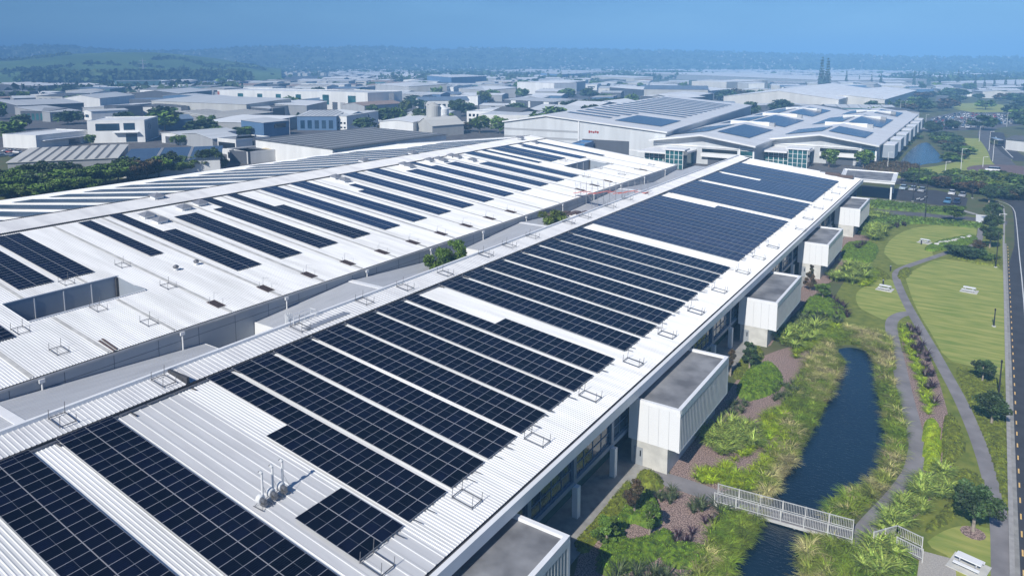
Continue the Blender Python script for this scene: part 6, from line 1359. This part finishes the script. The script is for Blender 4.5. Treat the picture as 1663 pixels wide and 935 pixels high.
# scattered estate trees (individual) and mass beyond
rr = random.Random(77); n = 0
for i in range(1400):
    d = 430+ (rr.random()**1.3)*2000; th = YAW+rr.uniform(-.66,.66); x = -d*math.sin(th); y = d*math.cos(th)
    if overlap(x, y, 2) and rr.random() < .97: continue
    if n < 230: tree('estate_tree', x, y, rr.uniform(7,14), rr.uniform(5,11), 'round', rr.choice(TL), 'one of the scattered small trees between the hazy warehouses', 2, .12, 'scattered trees of the industrial estate'); n += 1
def blobs(name, centers, size, m, label, per=26, seed=3, flat=.7, leaf=.5):
    rg = np.random.default_rng(seed); c = np.asarray(centers, float); n = len(c); k = np.repeat(np.arange(n), per); d = rg.normal(size=(n*per,3)); d /= np.linalg.norm(d, axis=1)[:,None]; d[:,2] = abs(d[:,2])
    s = size*rg.uniform(.6,1.4,n); P = c[k]+d*(s[k]*rg.uniform(.5,1,n*per))[:,None]*np.array([1,1,flat]); V, Q = leafquads(P, s[k]*leaf, rg, up=.8, asp=1.2); T = np.clip(rg.uniform(.25,.7,n)[k]+.1*rg.normal(size=n*per), 0, 1)
    o = npmesh(name, V, Q, m, T); tag(o, label, 'trees', None, 'stuff'); return o
rg = np.random.default_rng(9); N = 3800; d = 900+rg.random(N)**.75*2000; th = YAW+rg.uniform(-.68,.68,N); cx = -d*np.sin(th); cy = d*np.cos(th)
cl_ = (np.sin(cx*.006+1)+np.sin(cy*.0045)+np.sin((cx+cy)*.003)) > -.2+np.clip((1600-d)/900,0,1)*1.2; cx, cy, d = cx[cl_], cy[cl_], d[cl_]
blobs('distant_trees', np.stack([cx,cy,np.full(len(cx),2.)],1), 13, 'bush_mass', 'far off tree cover melting into the haze', per=14)

# ================================================================== HILLS
def hill(name, us, vt, vb_d, top_d, m, seed=0, label=None, base_v=None):
    """a ridge: for each column u the skyline row vt at distance top_d; slopes down to the plain at vb_d and behind"""
    rg = np.random.default_rng(seed); V = []; Q = []; n = len(us); rows = [(vb_d,0),(vb_d*.75+top_d*.25,.28),(vb_d*.5+top_d*.5,.62),(vb_d*.22+top_d*.78,.9),(top_d,1),(top_d*1.12,.8),(top_d*1.35,0)]
    for dd, f in rows:
        for u, vt_ in zip(us, vt):
            r0 = ray(u, 98); a = Vector((r0.x, r0.y)).normalized(); Z = CAMZ+(98-vt_)/F_PX*top_d*1.0
            V.append((a.x*dd, a.y*dd, max(-3, Z*f+(-3 if f == 0 else rg.normal(0,.5)))))
    for r in range(len(rows)-1):
        for i in range(n-1): a = r*n+i; Q.append((a,a+1,a+n+1,a+n))
    o = npmesh(name, V, Q, m); tag(o, label, None, None, 'structure'); o.data.polygons.foreach_set('use_smooth', [True]*len(Q)); return o, V
def interp(us, pts): return [float(np.interp(u, [p[0] for p in pts], [p[1] for p in pts])) for u in us]
us = list(range(-160, 470, 14)); vt = interp(us, [(-160,100),(0,99),(60,95),(110,90),(170,87),(240,86.5),(300,90),(350,95),(390,101),(430,108),(470,112)]); hill('green_hill', us, vt, 1500, 2300, 'hill_grass', 1); GV = vt
us = list(range(-200, 1800, 16)); vt = interp(us, [(-200,80),(0,82),(40,80),(105,78.5),(150,83),(240,86),(330,84),(380,80),(460,76),(500,80),(580,77),(650,78),(700,82),(760,78),(850,80),(960,81),(1100,84),(1300,90),(1500,94),(1663,95),(1800,96)]); rg = np.random.default_rng(5); vt = [v+rg.normal(0,.55) for v in vt]
fh, FHV = hill('far_hills', us, vt, 2700, 3900, 'hill_bush', 2)
blobs('hill_wood', [(p.x,p.y,p.z) for p in [Vector((-math.sin(YAW+a)*dd, math.cos(YAW+a)*dd, 6)) for a, dd in [(math.atan2(831.5-u,F_PX)+rg.normal(0,.003), 1490+rg.uniform(0,160)) for u in np.concatenate([rg.uniform(60,400,520)])]]], 15, 'bush_mass', 'dark wood along the foot of the green hill', per=26, seed=5, flat=.9)
rg = np.random.default_rng(12)
def on_green(u, f):
    i = min(max(int((u+160)/14), 0), len(GV)-2); r0 = ray(u,98); a = Vector((r0.x,r0.y)).normalized(); Z = CAMZ+(98-GV[i])/F_PX*2300; dd = 1500+f*800; return (a.x*dd, a.y*dd, Z*np.interp(f,[0,.25,.5,.78,1],[0,.28,.62,.9,1]))
hp = [on_green(u, .96+rg.normal(0,.03)) for u in rg.uniform(-60,120,70)]+[on_green(u, np.interp(u,[-60,150,300],[.3,.45,.3])+rg.normal(0,.02)) for u in rg.uniform(-60,300,60)]+[on_green(u, .55+.1*np.sin(u*.05)+rg.normal(0,.02)) for u in rg.uniform(250,430,80)]
blobs('hill_hedgerows', hp, 9, 'bush_mass', 'hedgerow trees across the left green hill', per=20, seed=15)
# trees and houses over the far hills
def on_hill(u, f):
    i = min(max((u-us[0])/16, 0), len(us)-2); r0 = ray(u,98); a = Vector((r0.x,r0.y)).normalized(); top = 3900; vtt = vt[int(i)]; Z = CAMZ+(98-vtt)/F_PX*top; dd = 2700+f*1200; return Vector((a.x*dd, a.y*dd, Z*np.interp(f,[0,.25,.5,.78,1],[0,.28,.62,.9,1])))
rg = np.random.default_rng(31); pts = [on_hill(u, f) for u, f in zip(rg.uniform(-100,1750,3600), rg.random(3600))]
blobs('hill_trees', [(p.x,p.y,p.z) for p in pts], 11, 'bush_mass', 'tree cover over the far suburban hills', per=8, seed=8, flat=.8, leaf=.7)
g = MB()
for u, f in zip(rg.uniform(-60,1720,1500), rg.random(1500)**1.6):
    if math.sin(u*.021+3*f)+math.sin(u*.057-5*f)+rg.normal(0,.5) < .25 and f > .12: continue
    p = on_hill(u, f); w = rg.uniform(4,8); z = p.z+1; a = rg.uniform(0,3); g.box(p.x-w/2,p.x+w/2,p.y-w/2,p.y+w/2,z,z+rg.uniform(3,6))
for i in range(700):
    dd = 2000+rg.random()*750; th = YAW+rg.uniform(-.64,.60); x, y = -dd*math.sin(th), dd*math.cos(th); w = rg.uniform(9,20); g.box(x-w/2,x+w/2,y-w/2,y+w/2,0,rg.uniform(5,9))
o = g.build('distant_suburb', 'w_concrete'); tag(o, 'thousands of pale houses dotted over the far hills', 'houses', None, 'stuff')

# ================================================================== HAZE
hz_ = MB().box(-8500, 8500, -360, 9800, -4.5, 190).build('haze', 'white_paint'); tag(hz_, 'blue summer haze over the whole plain', None, None, 'stuff')
m = bpy.data.materials.new('haze_air'); m.use_nodes = True; t = m.node_tree; t.nodes.clear(); o_ = t.nodes.new('ShaderNodeOutputMaterial'); v_ = t.nodes.new('ShaderNodeVolumePrincipled')
v_.inputs['Color'].default_value = (.25,.56,.98,1); v_.inputs['Density'].default_value = .00049; v_.inputs['Anisotropy'].default_value = -0.33
t.links.new(v_.outputs[0], o_.inputs['Volume']); hz_.data.materials.clear(); hz_.data.materials.append(m)
